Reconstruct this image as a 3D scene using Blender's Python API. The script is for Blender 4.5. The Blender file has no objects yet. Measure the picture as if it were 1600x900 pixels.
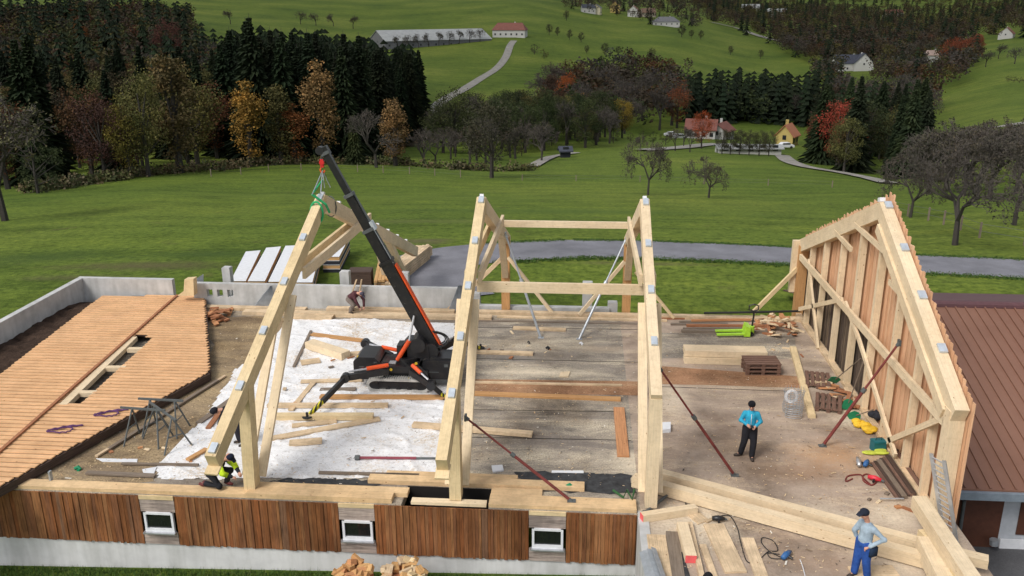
import bpy, math, random
import numpy as np
from mathutils import Vector, Matrix
random.seed(7); np.random.seed(7)
R = math.radians
scene = bpy.context.scene
COL = scene.collection
# ------------------------------------------------------------------ camera
CH = 12.244; CF = 1373.1
_p, _r, _w = R(17.8845), R(0.2769), R(-4.708)
_cw, _sw = math.cos(_w), math.sin(_w)
FWD = Vector((_sw*math.cos(_p), _cw*math.cos(_p), -math.sin(_p)))
_right = Vector((_cw, -_sw, 0)); _down = FWD.cross(_right)
RGT = math.cos(_r)*_right + math.sin(_r)*_down
DWN = -math.sin(_r)*_right + math.cos(_r)*_down
CAM = Vector((0, 0, CH))
cd = bpy.data.cameras.new('camera'); cam = bpy.data.objects.new('camera', cd); COL.objects.link(cam)
cd.sensor_width = 36; cd.lens = CF/1600*36; cd.clip_start = 0.5; cd.clip_end = 9000
m = Matrix((RGT, -DWN, -FWD)).transposed().to_4x4(); m.translation = CAM
cam.matrix_world = m; scene.camera = cam
# ------------------------------------------------------------------ light
w = bpy.data.worlds.new('World'); scene.world = w; w.use_nodes = True
nt = w.node_tree; bg = nt.nodes['Background']
sky = nt.nodes.new('ShaderNodeTexSky'); sky.sky_type = 'NISHITA'; sky.sun_disc = False
SUN_EL, SUN_AZ = 48, 222          # azimuth: degrees clockwise from +Y
sky.sun_elevation = R(SUN_EL); sky.sun_rotation = R(SUN_AZ); sky.air_density = 1.0; sky.dust_density = 3.0
hs = nt.nodes.new('ShaderNodeHueSaturation'); hs.inputs['Saturation'].default_value = 0.45
nt.links.new(sky.outputs[0], hs.inputs['Color']); nt.links.new(hs.outputs[0], bg.inputs[0])
bg.inputs[1].default_value = 0.145
sd = bpy.data.lights.new('sun', 'SUN'); sun = bpy.data.objects.new('sun', sd); COL.objects.link(sun)
sd.energy = 1.6; sd.angle = R(20); sd.color = (1, .965, .91)
_s = Vector((math.sin(R(SUN_AZ))*math.cos(R(SUN_EL)), math.cos(R(SUN_AZ))*math.cos(R(SUN_EL)), math.sin(R(SUN_EL))))
sun.rotation_euler = _s.to_track_quat('Z', 'Y').to_euler()
vs = scene.view_settings; vs.view_transform = 'Standard'; vs.look = 'None'; vs.gamma = 1; vs.use_curve_mapping = False
vs.exposure = 0.28
scene.render.engine = 'CYCLES'

# ------------------------------------------------------------------ unseen cloud bank, added over the valley to shade the far woods and meadows
def added_cloud_bank():
    from mathutils import noise as mn
    HC = 300.0; ox = _s.x/_s.z*HC; oy = _s.y/_s.z*HC
    n = 72; X = np.linspace(-1500, 2300, n); Y = np.linspace(0, 2900, n); V = []; F = []; ok = {}
    def dens(x, y):          # x, y: where the shade falls
        v = mn.noise(Vector((x*.0035, y*.0035, 2.0)))*.5+mn.noise(Vector((x*.010, y*.010, 7.0)))*.25
        e = min(1, (y-185-.10*abs(x))/120)                     # shade starts beyond the field
        right = .55 if (x > 90 and y < 520 and x > .42*y) else 0          # lit slope at the right
        big = .45 if (20 < x < 170 and 430 < y < 700) else 0
        return .42+v+min(e, 0)*2-right-big
    for i, x in enumerate(X):
        for j, y in enumerate(Y): ok[i, j] = dens(x, y) > 0
    idx = {}
    def vert(i, j, up):
        k = (i, j, up)
        if k not in idx:
            x, y = X[i], Y[j]; idx[k] = len(V); V.append((x+ox+mn.noise(Vector((x*.02, y*.02, 1)))*25, y+oy+mn.noise(Vector((x*.02, y*.02, 9)))*25, HC+(70+60*mn.noise(Vector((x*.006, y*.006, 3))) if up else 8*mn.noise(Vector((x*.01, y*.01, 5))))))
        return idx[k]
    for i in range(n-1):
        for j in range(n-1):
            if ok[i, j]:
                for up in (0, 1): F.append((vert(i, j, up), vert(i+1, j, up), vert(i+1, j+1, up), vert(i, j+1, up)))
                for (a, b), (c, d), nb_ in (((i, j), (i+1, j), (i, j-1)), ((i, j+1), (i+1, j+1), (i, j+1)), ((i, j), (i, j+1), (i-1, j)), ((i+1, j), (i+1, j+1), (i+1, j))):
                    if not ok.get(nb_, False): F.append((vert(a, b, 0), vert(c, d, 0), vert(c, d, 1), vert(a, b, 1)))
    me = bpy.data.meshes.new('added_shade_clouds'); me.from_pydata(V, [], F); mt = bpy.data.materials.new('cloud'); mt.use_nodes = True
    b = mt.node_tree.nodes['Principled BSDF']; b.inputs['Base Color'].default_value = (.8, .8, .82, 1); b.inputs['Roughness'].default_value = 1
    t_ = mt.node_tree; tr = t_.nodes.new('ShaderNodeBsdfTransparent'); tl = t_.nodes.new('ShaderNodeBsdfTranslucent'); m1 = t_.nodes.new('ShaderNodeMixShader'); m2 = t_.nodes.new('ShaderNodeMixShader')
    m1.inputs[0].default_value = .5; t_.links.new(b.outputs[0], m1.inputs[1]); t_.links.new(tl.outputs[0], m1.inputs[2]); m2.inputs[0].default_value = .68
    t_.links.new(m1.outputs[0], m2.inputs[1]); t_.links.new(tr.outputs[0], m2.inputs[2]); t_.links.new(m2.outputs[0], t_.nodes['Material Output'].inputs[0])
    me.materials.append(mt); o = bpy.data.objects.new('added_shade_clouds', me); COL.objects.link(o); o['kind'] = 'structure'
added_cloud_bank()

# ------------------------------------------------------------------ pixel -> place helpers (photo pixels, 1600 wide)
def ray(u, v): return RGT*((u-800)/CF) + DWN*((v-450)/CF) + FWD
def G(u, v, z=0.0):
    d = ray(u, v); return CAM + d*((z-CH)/d.z)
def PX(u, v, x):
    d = ray(u, v); return CAM + d*(x/d.x)
def PY(u, v, y):
    d = ray(u, v); return CAM + d*(y/d.y)

# ------------------------------------------------------------------ terrain height function
def elev(az, v):
    """slope (dz per metre) of the sight line at photo row v along azimuth az"""
    lo, hi = -2500.0, 4000.0
    for _ in range(40):
        mid = (lo+hi)/2; d = ray(mid, v)
        if math.atan2(d.x, d.y) < az: lo = mid
        else: hi = mid
    d = ray(lo, v); return d.z/math.hypot(d.x, d.y)
PROF = {
 0:   [(286,138),(240,200),(165,300),(100,400),(40,600),(0,900),(-40,1500),(-60,3600)],
 200: [(283,115),(262,138),(222,200),(150,300),(92,400),(30,600),(-5,900),(-40,1500),(-60,3600)],
 400: [(300,95),(259,138),(222,200),(160,300),(112,400),(48,600),(5,900),(-30,1500),(-50,3600)],
 600: [(300,95),(258,138),(232,200),(180,300),(130,410),(72,590),(12,900),(-25,1500),(-45,3600)],
 800: [(302,95),(266,140),(240,190),(190,300),(140,410),(62,600),(4,900),(-25,1500),(-40,3600)],
 1000:[(303,95),(270,132),(236,190),(212,290),(160,400),(118,500),(55,750),(18,1000),(6,1500),(-30,3600)],
 1200:[(306,95),(272,130),(240,200),(218,300),(165,440),(122,600),(70,850),(35,1300),(14,2200),(-30,3600)],
 1400:[(335,75),(306,95),(284,140),(238,230),(188,360),(140,500),(100,700),(62,1050),(20,2200),(-30,3600)],
 1600:[(352,66),(310,95),(262,150),(215,230),(150,380),(95,560),(62,800),(36,1200),(10,2200),(-30,3600)],
}
_D = np.geomspace(50, 3600, 140); _tab = []; _azc = []
for u0 in sorted(PROF):
    d0 = ray(u0, 200); az = math.atan2(d0.x, d0.y); _azc.append(az)
    pts = sorted([(d, CH + d*elev(az, v)) for v, d in PROF[u0]])
    pts = [(50, -0.9)] + pts
    xs = [math.log(p[0]) for p in pts]; ys = [p[1]/p[0] for p in pts]
    _tab.append(np.interp(np.log(_D), xs, ys)*_D)
_tab = np.array(_tab); _azc = np.array(_azc)
k_ = np.array([1, 2, 3, 2, 1.])/9                      # soften the kinks along distance
_sm = np.apply_along_axis(lambda a: np.convolve(np.pad(a/_D, 2, 'edge'), k_, 'valid')*_D, 1, _tab)
_tab = _sm
def near_h(x, y):
    # site: lawn in front, yard at the right, ground behind the building
    zf = -1.85 + 0.034*(np.clip(x, -40, 1.5)-1.5)
    zb = -0.65 + 0*x
    t = np.clip((y-20)/(33-20), 0, 1); z = zf*(1-t) + zb*t
    r = np.clip((x-6.0)/3.0, 0, 1); tr = np.clip((y-30)/9, 0, 1)
    zr = -2.78*(1-tr) + zb*tr
    return z*(1-r) + zr*r
def H(x, y):
    x = np.asarray(x, float); y = np.asarray(y, float)
    d = np.hypot(x, y); az = np.arctan2(x, y)
    fi = np.interp(np.clip(az, _azc[0], _azc[-1]), _azc, np.arange(len(_azc)))
    i0 = np.clip(np.floor(fi).astype(int), 0, len(_azc)-2); f = fi-i0
    f = f*f*(3-2*f)
    dj = np.clip(np.log(np.maximum(d, 50)/50)/np.log(3600/50)*(len(_D)-1), 0, len(_D)-1.001)
    j0 = np.floor(dj).astype(int); g = dj-j0
    a = _tab[i0, j0]*(1-g)+_tab[i0, j0+1]*g; b = _tab[i0+1, j0]*(1-g)+_tab[i0+1, j0+1]*g
    far = a*(1-f)+b*f
    far = far + np.where(d > 250, np.sin(x*.011+1)*np.cos(y*.009)*np.clip((d-250)/500, 0, 1)*1.5, 0)
    back = np.clip((np.abs(az)-1.1)/.6, 0, 1)
    far = far*(1-back) + -3*back
    t = np.clip((d-44)/8, 0, 1); t = t*t*(3-2*t)
    return near_h(x, y)*(1-t) + far*t
def h(x, y): return float(H(x, y))
def T(u, v):
    """point of the terrain seen at photo pixel (u, v)"""
    d = ray(u, v); L = math.hypot(d.x, d.y); prev = 0
    for s in np.geomspace(15, 3500, 900):
        p = CAM + d*(s/L)
        if p.z < h(p.x, p.y): break
        prev = s
    lo, hi = max(prev, 14), s
    for _ in range(20):
        mid = (lo+hi)/2; p = CAM + d*(mid/L)
        if p.z < h(p.x, p.y): hi = mid
        else: lo = mid
    p = CAM + d*(hi/L); return Vector((p.x, p.y, h(p.x, p.y)))
def proj(x, y, z):
    x = np.asarray(x); q0 = x-CAM.x; q1 = y-CAM.y; q2 = z-CAM.z
    dep = q0*FWD.x+q1*FWD.y+q2*FWD.z
    return (800+CF*(q0*RGT.x+q1*RGT.y+q2*RGT.z)/dep, 450+CF*(q0*DWN.x+q1*DWN.y+q2*DWN.z)/dep)

# ------------------------------------------------------------------ object helpers
WL = {}                                     # world location of each object's frame
def tag(o, label=None, cat=None, group=None, kind=None):
    if label: o['label'] = label
    if cat: o['category'] = cat
    if group: o['group'] = group
    if kind: o['kind'] = kind
    return o
def thing(name, loc, label, cat, group=None):
    o = bpy.data.objects.new(name, None); COL.objects.link(o); o.location = loc; o.empty_display_size = .2
    WL[o.name] = Vector(loc); return tag(o, label, cat, group)
class MB:
    def __init__(s): s.v = []; s.f = []; s.uv = []; s.mi = []; s.cur = 0
    def poly(s, pts, uv=None):
        n = len(s.v); s.v += [tuple(p) for p in pts]; s.f.append(tuple(range(n, n+len(pts))))
        s.uv += uv if uv else [(p[0], p[1]) for p in pts]; s.mi.append(s.cur)
    def hexa(s, c, L, W, Hh):
        """c: 8 corners, 0-3 at start (ccw), 4-7 at end; uv u along the length"""
        o = random.random()*50; q = random.random()*50; n = len(s.v); s.v += [tuple(p) for p in c]
        for f, (a, b) in (((0, 4, 5, 1), (0, W)), ((1, 5, 6, 2), (W, W+Hh)), ((2, 6, 7, 3), (W+Hh, 2*W+Hh)), ((3, 7, 4, 0), (2*W+Hh, 2*W+2*Hh))):
            s.f.append(tuple(n+i for i in f)); s.uv += [(o, q+a), (o+L, q+a), (o+L, q+b), (o, q+b)]; s.mi.append(s.cur)
        for f in ((0, 1, 2, 3), (7, 6, 5, 4)):
            s.f.append(tuple(n+i for i in f)); s.uv += [(o, q), (o+.02, q+W*.1), (o+.03, q+.01), (o, q+.02)]; s.mi.append(s.cur)
    def beam(s, p0, p1, wd, ht, up=(0, 0, 1), off=0.0):
        """box from p0 to p1; off=-0.5 hangs it below the line, +0.5 above, 0 centred"""
        p0 = Vector(p0); p1 = Vector(p1); d = p1-p0; L = d.length; d.normalize(); up = Vector(up)
        if abs(d.dot(up)) > .98: up = Vector((0, 1, 0)) if abs(d.y) < .9 else Vector((1, 0, 0))
        sd_ = d.cross(up).normalized(); u2 = sd_.cross(d).normalized(); a = sd_*wd/2; b = u2*ht/2; k = u2*ht*off
        c = [p+q+k for p in (p0, p1) for q in (-a-b, a-b, a+b, -a+b)]
        s.hexa(c, L, wd, ht); return s
    def box(s, c, size, rz=0.0):
        c = Vector(c); sx, sy, sz = size; M = Matrix.Rotation(rz, 3, 'Z')
        if sx >= sy: s.beam(c+M@Vector((-sx/2, 0, 0)), c+M@Vector((sx/2, 0, 0)), sy, sz)
        else: s.beam(c+M@Vector((0, -sy/2, 0)), c+M@Vector((0, sy/2, 0)), sx, sz)
        return s
    def prism(s, pts, vec):
        pts = [Vector(p) for p in pts]; vec = Vector(vec); n = len(pts)
        s.poly(pts); s.poly([p+vec for p in reversed(pts)])
        for i in range(n):
            a, b = pts[i], pts[(i+1) % n]; L = (b-a).length
            s.poly([b, a, a+vec, b+vec], [(0, 0), (L, 0), (L, vec.length), (0, vec.length)])
        return s
    def tube(s, pts, r, n=8, cap=True):
        pts = [Vector(p) for p in pts]; rr = r if isinstance(r, (list, tuple)) else [r]*len(pts); base = len(s.v); u = 0; us = []
        for i, p in enumerate(pts):
            d = (pts[min(i+1, len(pts)-1)]-pts[max(i-1, 0)]).normalized()
            a = d.orthogonal().normalized() if i == 0 else (a - d*a.dot(d)).normalized()
            b = d.cross(a)
            if i: u += (p-pts[i-1]).length
            us.append(u)
            for k in range(n):
                t = 2*math.pi*k/n; s.v.append(tuple(p+(a*math.cos(t)+b*math.sin(t))*rr[i]))
        for i in range(len(pts)-1):
            for k in range(n):
                k2 = (k+1) % n; s.f.append((base+i*n+k, base+i*n+k2, base+(i+1)*n+k2, base+(i+1)*n+k)); s.mi.append(s.cur)
                s.uv += [(us[i], k/n), (us[i], (k+1)/n), (us[i+1], (k+1)/n), (us[i+1], k/n)]
        if cap:
            s.f.append(tuple(base+k for k in reversed(range(n)))); s.uv += [(0, 0)]*n; s.mi.append(s.cur)
            q = base+(len(pts)-1)*n; s.f.append(tuple(q+k for k in range(n))); s.uv += [(0, 0)]*n; s.mi.append(s.cur)
        return s
    def cyl(s, c, r, hgt, n=20): return s.tube([c, Vector(c)+Vector((0, 0, hgt))], r, n)
    def ball(s, c, r, n=10, m_=7, sq=(1, 1, 1)):
        c = Vector(c); base = len(s.v)
        for i in range(m_+1):
            t = math.pi*i/m_
            for k in range(n):
                a = 2*math.pi*k/n; s.v.append((c.x+r*sq[0]*math.sin(t)*math.cos(a), c.y+r*sq[1]*math.sin(t)*math.sin(a), c.z+r*sq[2]*math.cos(t)))
        for i in range(m_):
            for k in range(n):
                k2 = (k+1) % n; s.f.append((base+i*n+k, base+(i+1)*n+k, base+(i+1)*n+k2, base+i*n+k2)); s.mi.append(s.cur); s.uv += [(0, 0)]*4
        return s
    def build(s, name, mat, parent=None, base=None, smooth=False, color=None):
        me = bpy.data.meshes.new(name)
        if parent is not None: b = WL[parent.name]
        else: b = Vector(base) if base is not None else Vector((0, 0, 0))
        me.from_pydata([(x-b.x, y-b.y, z-b.z) for x, y, z in s.v], [], s.f)
        ul = me.uv_layers.new(name='UVMap'); ul.data.foreach_set('uv', np.array(s.uv, dtype='f').ravel())
        for mm in (mat if isinstance(mat, (list, tuple)) else [mat]): me.materials.append(mm)
        me.polygons.foreach_set('material_index', s.mi)
        if smooth: me.polygons.foreach_set('use_smooth', [True]*len(me.polygons))
        me.update()
        o = bpy.data.objects.new(name, me); COL.objects.link(o)
        if parent is not None: o.parent = parent
        else: o.location = b
        WL[o.name] = b
        if color: o.color = (*color, 1)
        return o

# ------------------------------------------------------------------ materials
MATS = {}
class N:
    def __init__(s, name):
        s.m = bpy.data.materials.new(name); s.m.use_nodes = True; s.t = s.m.node_tree; s.b = s.t.nodes['Principled BSDF']; MATS[name] = s.m
    def n(s, ty, **kw):
        q = s.t.nodes.new(ty)
        for k, v in kw.items():
            if k.startswith('i_'): q.inputs[k[2:].replace('_', ' ')].default_value = v
            else: setattr(q, k, v)
        return q
    def l(s, a, b): s.t.links.new(a, b)
    def coord(s, kind='Object', scale=(1, 1, 1), rot=(0, 0, 0)):
        c = s.n('ShaderNodeTexCoord'); mp = s.n('ShaderNodeMapping'); mp.inputs['Scale'].default_value = scale; mp.inputs['Rotation'].default_value = rot
        s.l(c.outputs[kind], mp.inputs[0]); return mp.outputs[0]
    def world(s, scale=(1, 1, 1)):
        g = s.n('ShaderNodeNewGeometry'); mp = s.n('ShaderNodeMapping'); mp.inputs['Scale'].default_value = scale
        s.l(g.outputs['Position'], mp.inputs[0]); return mp.outputs[0]
    def noise(s, co, sc, det=4, ro=.55, dist=0):
        q = s.n('ShaderNodeTexNoise'); q.inputs['Scale'].default_value = sc; q.inputs['Detail'].default_value = det
        q.inputs['Roughness'].default_value = ro; q.inputs['Distortion'].default_value = dist
        if co is not None: s.l(co, q.inputs['Vector'])
        return q.outputs[0]
    def ramp(s, f, st):
        q = s.n('ShaderNodeValToRGB'); e = q.color_ramp.elements
        while len(e) < len(st): e.new(.5)
        for i, (p, c) in enumerate(st): e[i].position = p; e[i].color = (*c, 1) if len(c) == 3 else c
        s.l(f, q.inputs[0]); return q.outputs[0]
    def mix(s, f, a, b, mode='MIX'):
        q = s.n('ShaderNodeMix', data_type='RGBA', blend_type=mode)
        for i, x in ((0, f), (6, a), (7, b)):
            if isinstance(x, bpy.types.NodeSocket): s.l(x, q.inputs[i])
            elif isinstance(x, (int, float)): q.inputs[i].default_value = x
            else: q.inputs[i].default_value = (*x, 1)
        return q.outputs[2]
    def bump(s, f, st=.3, dist=.02):
        q = s.n('ShaderNodeBump'); q.inputs['Strength'].default_value = st; q.inputs['Distance'].default_value = dist
        s.l(f, q.inputs['Height']); s.l(q.outputs[0], s.b.inputs['Normal'])
    def col(s, c):
        if isinstance(c, bpy.types.NodeSocket): s.l(c, s.b.inputs['Base Color'])
        else: s.b.inputs['Base Color'].default_value = (*c, 1)
    def fin(s, rough=.8, metal=0, spec=.3):
        s.b.inputs['Roughness'].default_value = rough; s.b.inputs['Metallic'].default_value = metal
        s.b.inputs['Specular IOR Level'].default_value = spec; return s.m
def g3(a, k): return tuple(x*k for x in a)
def wood(name, c, dark=.72, light=1.12, knots=True, rough=.75, stain=0.0):
    n = N(name); uv = n.coord('UV', (1, 1, 1)); 
    st = n.n('ShaderNodeMapping'); st.inputs['Scale'].default_value = (.5, 14, 1); n.l(uv, st.inputs[0])
    a = n.noise(st.outputs[0], 3, 5, .6, .6)
    colr = n.ramp(a, [(.3, g3(c, dark)), (.5, c), (.7, g3(c, light))])
    b = n.noise(n.coord('UV', (.25, .6, 1)), 1.3, 2); colr = n.mix(.45, colr, n.ramp(b, [(.35, (.8, .74, .66)), (.65, (1.05, 1.05, 1.05))]), 'MULTIPLY')
    if knots:
        v = n.n('ShaderNodeTexVoronoi'); v.inputs['Scale'].default_value = 2.6; n.l(n.coord('UV', (1, 2.2, 1)), v.inputs['Vector'])
        colr = n.mix(1, colr, n.ramp(v.outputs['Distance'], [(.04, (.34, .22, .13)), (.085, (1, 1, 1))]), 'MULTIPLY')
    if stain:
        e = n.noise(n.world((1, 1, 1)), 1.7, 6, .7); colr = n.mix(1, colr, n.ramp(e, [(.42, (1-stain,)*3), (.6, (1, 1, 1))]), 'MULTIPLY')
    gr = n.noise(n.world(), 9, 6, .75); colr = n.mix(.35, colr, n.ramp(gr, [(.34, (.72, .66, .58)), (.5, (1, 1, 1)), (.7, (1.08, 1.07, 1.05))]), 'MULTIPLY')
    n.col(colr); n.bump(a, .25, .01); return n.fin(rough, 0, .25)
W_PALE = wood('pale_glulam', (.74, .60, .41), .84, 1.06, stain=.10)
W_YEL = wood('yellow_glulam', (.71, .56, .335), .82, 1.07, stain=.14)
W_PLANK = wood('fresh_plank', (.68, .52, .34), stain=.25)
W_LARCH = wood('larch_board', (.50, .245, .115), .6, 1.15, True)
W_POST = wood('orange_brown_post', (.50, .28, .12))
W_OLD = wood('weathered_grey_wood', (.20, .16, .125), .6, 1.2, False)
W_DARK = wood('dark_old_wood', (.075, .05, .04), .5, 1.5, False)
W_PALLET = wood('pallet_wood', (.17, .10, .075), .6, 1.4, False)
W_GREYBOARD = wood('bleached_grey_board', (.30, .25, .22), .6, 1.2, False)
W_STACK = wood('stacked_lumber', (.56, .34, .15), .65, 1.2)
W_RED = wood('reddish_scrap_wood', (.34, .15, .075), .6, 1.2)
def plain(name, c, rough=.6, metal=0, var=.15, sc=6, spec=.4):
    n = N(name); a = n.noise(n.coord('Object'), sc, 5, .6); n.col(n.ramp(a, [(.3, g3(c, 1-var)), (.7, g3(c, 1+var))])); return n.fin(rough, metal, spec)
M_ZINC = plain('galvanised_steel', (.42, .45, .48), .45, .6)
M_PLATE = plain('bright_steel_plate', (.55, .60, .65), .4, .4)
M_ALU = plain('aluminium', (.5, .51, .53), .4, .7)
M_STEEL = plain('dull_steel', (.11, .12, .12), .6, .3)
M_REDPROP = plain('red_primed_steel', (.17, .035, .03), .6, .1, .35)
M_BLACK = N('black_machine_paint'); _d = M_BLACK.ramp(M_BLACK.noise(M_BLACK.world(), 5, 7, .75), [(.50, (.012, .012, .014)), (.72, (.034, .030, .026))]); M_BLACK.col(_d); M_BLACK = M_BLACK.fin(.38, 0, .5)
M_RUBBER = plain('black_rubber', (.02, .02, .02), .8)
M_TRACK = plain('worn_track_rubber', (.45, .44, .41), .85, 0, .3)
M_ORANGE = plain('orange_red_paint', (.75, .095, .02), .4)
M_YELLOW = plain('yellow_plastic', (.75, .5, .03), .5)
M_LIME = plain('lime_green_paint', (.36, .62, .04), .45)
M_GREEN = plain('green_plastic', (.01, .2, .09), .5)
M_GSLING = plain('green_sling', (.03, .38, .14), .8)
M_TEAL = plain('teal_tool', (.01, .12, .14), .5)
M_BLUE = plain('blue_plastic', (.03, .11, .28), .5)
M_PURPLE = plain('purple_strap', (.10, .04, .12), .9)
M_WHITE = plain('white_plastic', (.66, .67, .69), .45, 0, .08)
M_PINK = plain('pink_paint_mark', (.75, .12, .12), .7)
M_DARKBAG = plain('dark_bag', (.02, .022, .03), .9)
M_GLASS = N('window_glass'); M_GLASS.col((.01, .012, .012)); M_GLASS = M_GLASS.fin(.08, 0, .6)
M_VOID = plain('dark_gap', (.012, .01, .009), .95)

def concrete(name, c, sc=1.5, streak=True):
    n = N(name); a = n.noise(n.world(), sc, 7, .62); cc = n.ramp(a, [(.3, g3(c, .78)), (.55, c), (.75, g3(c, 1.12))])
    if streak: cc = n.mix(.6, cc, n.ramp(n.noise(n.world((2.2, 2.2, .25)), 1.5, 4), [(.35, (.72, .72, .7)), (.6, (1, 1, 1))]), 'MULTIPLY')
    n.col(cc); n.bump(n.noise(n.world(), 25, 4), .15, .01); return n.fin(.9)
M_CONC = concrete('concrete', (.50, .50, .49)); M_PLINTH = concrete('plinth_concrete', (.60, .60, .59), 1.0)
# cladding: every board has its own tone by uv offset
def cladding(name, cols, lo=(.45, .42, .4), hi=(1.35, 1.3, 1.25), wear=.8):
    n = N(name); uv = n.coord('UV'); st = n.n('ShaderNodeMapping'); st.inputs['Scale'].default_value = (.7, 12, 1); n.l(uv, st.inputs[0])
    a = n.noise(st.outputs[0], 2.2, 6, .65, .4)
    g = n.n('ShaderNodeNewGeometry'); rnd = n.n('ShaderNodeTexWhiteNoise'); rnd.noise_dimensions = '1D'
    n.l(g.outputs['Random Per Island'], rnd.inputs['W'])
    base = n.ramp(rnd.outputs['Value'], [(i/(len(cols)-1), c) for i, c in enumerate(cols)])
    cc = n.mix(1, base, n.ramp(a, [(.3, lo), (.5, (.97, .97, .97)), (.7, hi)]), 'MULTIPLY')
    if False: pass
    e = n.noise(n.world((1.0, 1.0, .5)), 1.3, 5, .65); cc = n.mix(wear, cc, n.ramp(e, [(.38, (.55, .52, .5)), (.62, (1.1, 1.05, 1))]), 'MULTIPLY')
    n.col(cc); n.bump(a, .3, .01); return n.fin(.8, 0, .2)
M_CLAD = cladding('weathered_brown_cladding', [(.18, .072, .028), (.25, .105, .04), (.20, .09, .045), (.29, .14, .06), (.22, .082, .03), (.18, .11, .07)])
M_LARCHWALL = cladding('larch_wall_boards', [(.66, .40, .24), (.72, .44, .27), (.58, .32, .18), (.74, .50, .32)], (.82, .78, .74), (1.08, 1.06, 1.05), .2)
M_DARKWALL = cladding('dark_wall_boards', [(.09, .07, .055), (.17, .13, .095), (.07, .055, .05), (.22, .17, .12)])
M_GABLEBOARD = wood('orange_gable_boards', (.76, .46, .245), .84, 1.1, True, .75, .14)
W_SILL = wood('honey_sill_timber', (.72, .51, .29), .8, 1.1, stain=.2)
# ================================================================== TERRAIN
def grass_mat(name):
    n = N(name); p = n.world()
    base = n.ramp(n.noise(n.world((1, 1, 0)), .018, 4, .5), [(.3, (.068, .108, .018)), (.5, (.106, .148, .024)), (.7, (.156, .188, .036))])
    mid = n.ramp(n.noise(n.world((1, 1, 0)), .22, 6, .65), [(.3, (.72, .74, .7)), (.5, (1, 1, 1)), (.72, (1.2, 1.14, 1.05))])
    c = n.mix(1, base, mid, 'MULTIPLY')
    fine = n.ramp(n.noise(n.world((1, 1, 0)), 2.4, 8, .8), [(.36, (.34, .40, .32)), (.5, (.95, .97, .95)), (.66, (1.6, 1.5, 1.4))])
    blot = n.ramp(n.noise(n.world((1, 2.2, 0)), .75, 5, .7), [(.36, (.70, .74, .7)), (.54, (1, 1, 1)), (.7, (1.16, 1.1, 1))]); c = n.mix(.8, c, blot, 'MULTIPLY')
    c = n.mix(.85, c, fine, 'MULTIPLY')
    rows = n.ramp(n.noise(n.world((.03, 1, 0)), .42, 4, .65), [(.38, (.74, .78, .72)), (.5, (1, 1, 1)), (.62, (1.14, 1.1, 1.04))])     # mowing rows
    c = n.mix(.8, c, rows, 'MULTIPLY')
    # bare, trodden earth by the lane and round the site
    soil = n.ramp(n.noise(n.world((1, 1, 0)), .35, 6, .7), [(.60, (0, 0, 0)), (.72, (1, 1, 1))])
    c = n.mix(soil, c, n.mix(.5, c, (.085, .062, .035)))
    for (cx, cy, rx, ry, colr_, k) in [(*G(225, 420, -1)[:2], 6.5, 1.3, (.105, .085, .045), .75), (*G(120, 440, -1)[:2], 4, .8, (.10, .085, .045), .6), (*G(665, 378, -1)[:2], 2.2, 1.2, (.12, .10, .055), .8), (*G(590, 430, -.65)[:2], 2.0, 2.0, (.12, .10, .06), .6),
                                   (*G(1010, 412, -.65)[:2], 4.5, .5, (.12, .10, .05), .6), (*G(330, 400, -1)[:2], 6, 1.5, (.045, .075, .018), .7), (*G(60, 395, -1)[:2], 6, 2.5, (.045, .075, .018), .7), (*G(900, 330, -3)[:2], 18, 2.5, (.065, .105, .022), .6), (*G(560, 300, -5)[:2], 25, 4, (.115, .155, .03), .5), (*G(640, 345, -2)[:2], 16, 1.6, (.115, .125, .045), .5)]:
        mp = n.n('ShaderNodeMapping'); mp.inputs['Location'].default_value = (-cx/rx, -cy/ry, 0); mp.inputs['Scale'].default_value = (1/rx, 1/ry, 0)
        g = n.n('ShaderNodeNewGeometry'); n.l(g.outputs['Position'], mp.inputs[0]); ln = n.n('ShaderNodeVectorMath', operation='LENGTH'); n.l(mp.outputs[0], ln.inputs[0])
        mu = n.n('ShaderNodeMath', operation='MULTIPLY_ADD'); n.l(n.noise(n.world((1, 1, 0)), .9, 6, .75), mu.inputs[0]); mu.inputs[1].default_value = 1.5; n.l(ln.outputs['Value'], mu.inputs[2])
        rr = n.n('ShaderNodeMapRange'); rr.inputs['From Min'].default_value = .85; rr.inputs['From Max'].default_value = 1.8; rr.inputs['To Min'].default_value = k; rr.inputs['To Max'].default_value = 0
        n.l(mu.outputs[0], rr.inputs['Value']); c = n.mix(rr.outputs[0], c, colr_)
    n.col(c); n.bump(n.noise(p, 4, 6, .7), .55, .12); return n.fin(.95, 0, .1)
M_GRASS = grass_mat('meadow_grass')
az = np.unique(np.concatenate([np.linspace(-R(44), R(44), 330), np.linspace(R(44), 2*math.pi-R(44), 44)[1:-1]]))
dd = np.concatenate([[0.01], np.linspace(4, 60, 90), np.geomspace(61, 3600, 190)])
A, D = np.meshgrid(az, dd); XX = D*np.sin(A); YY = D*np.cos(A)
ZZ = H(XX, YY)
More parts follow.
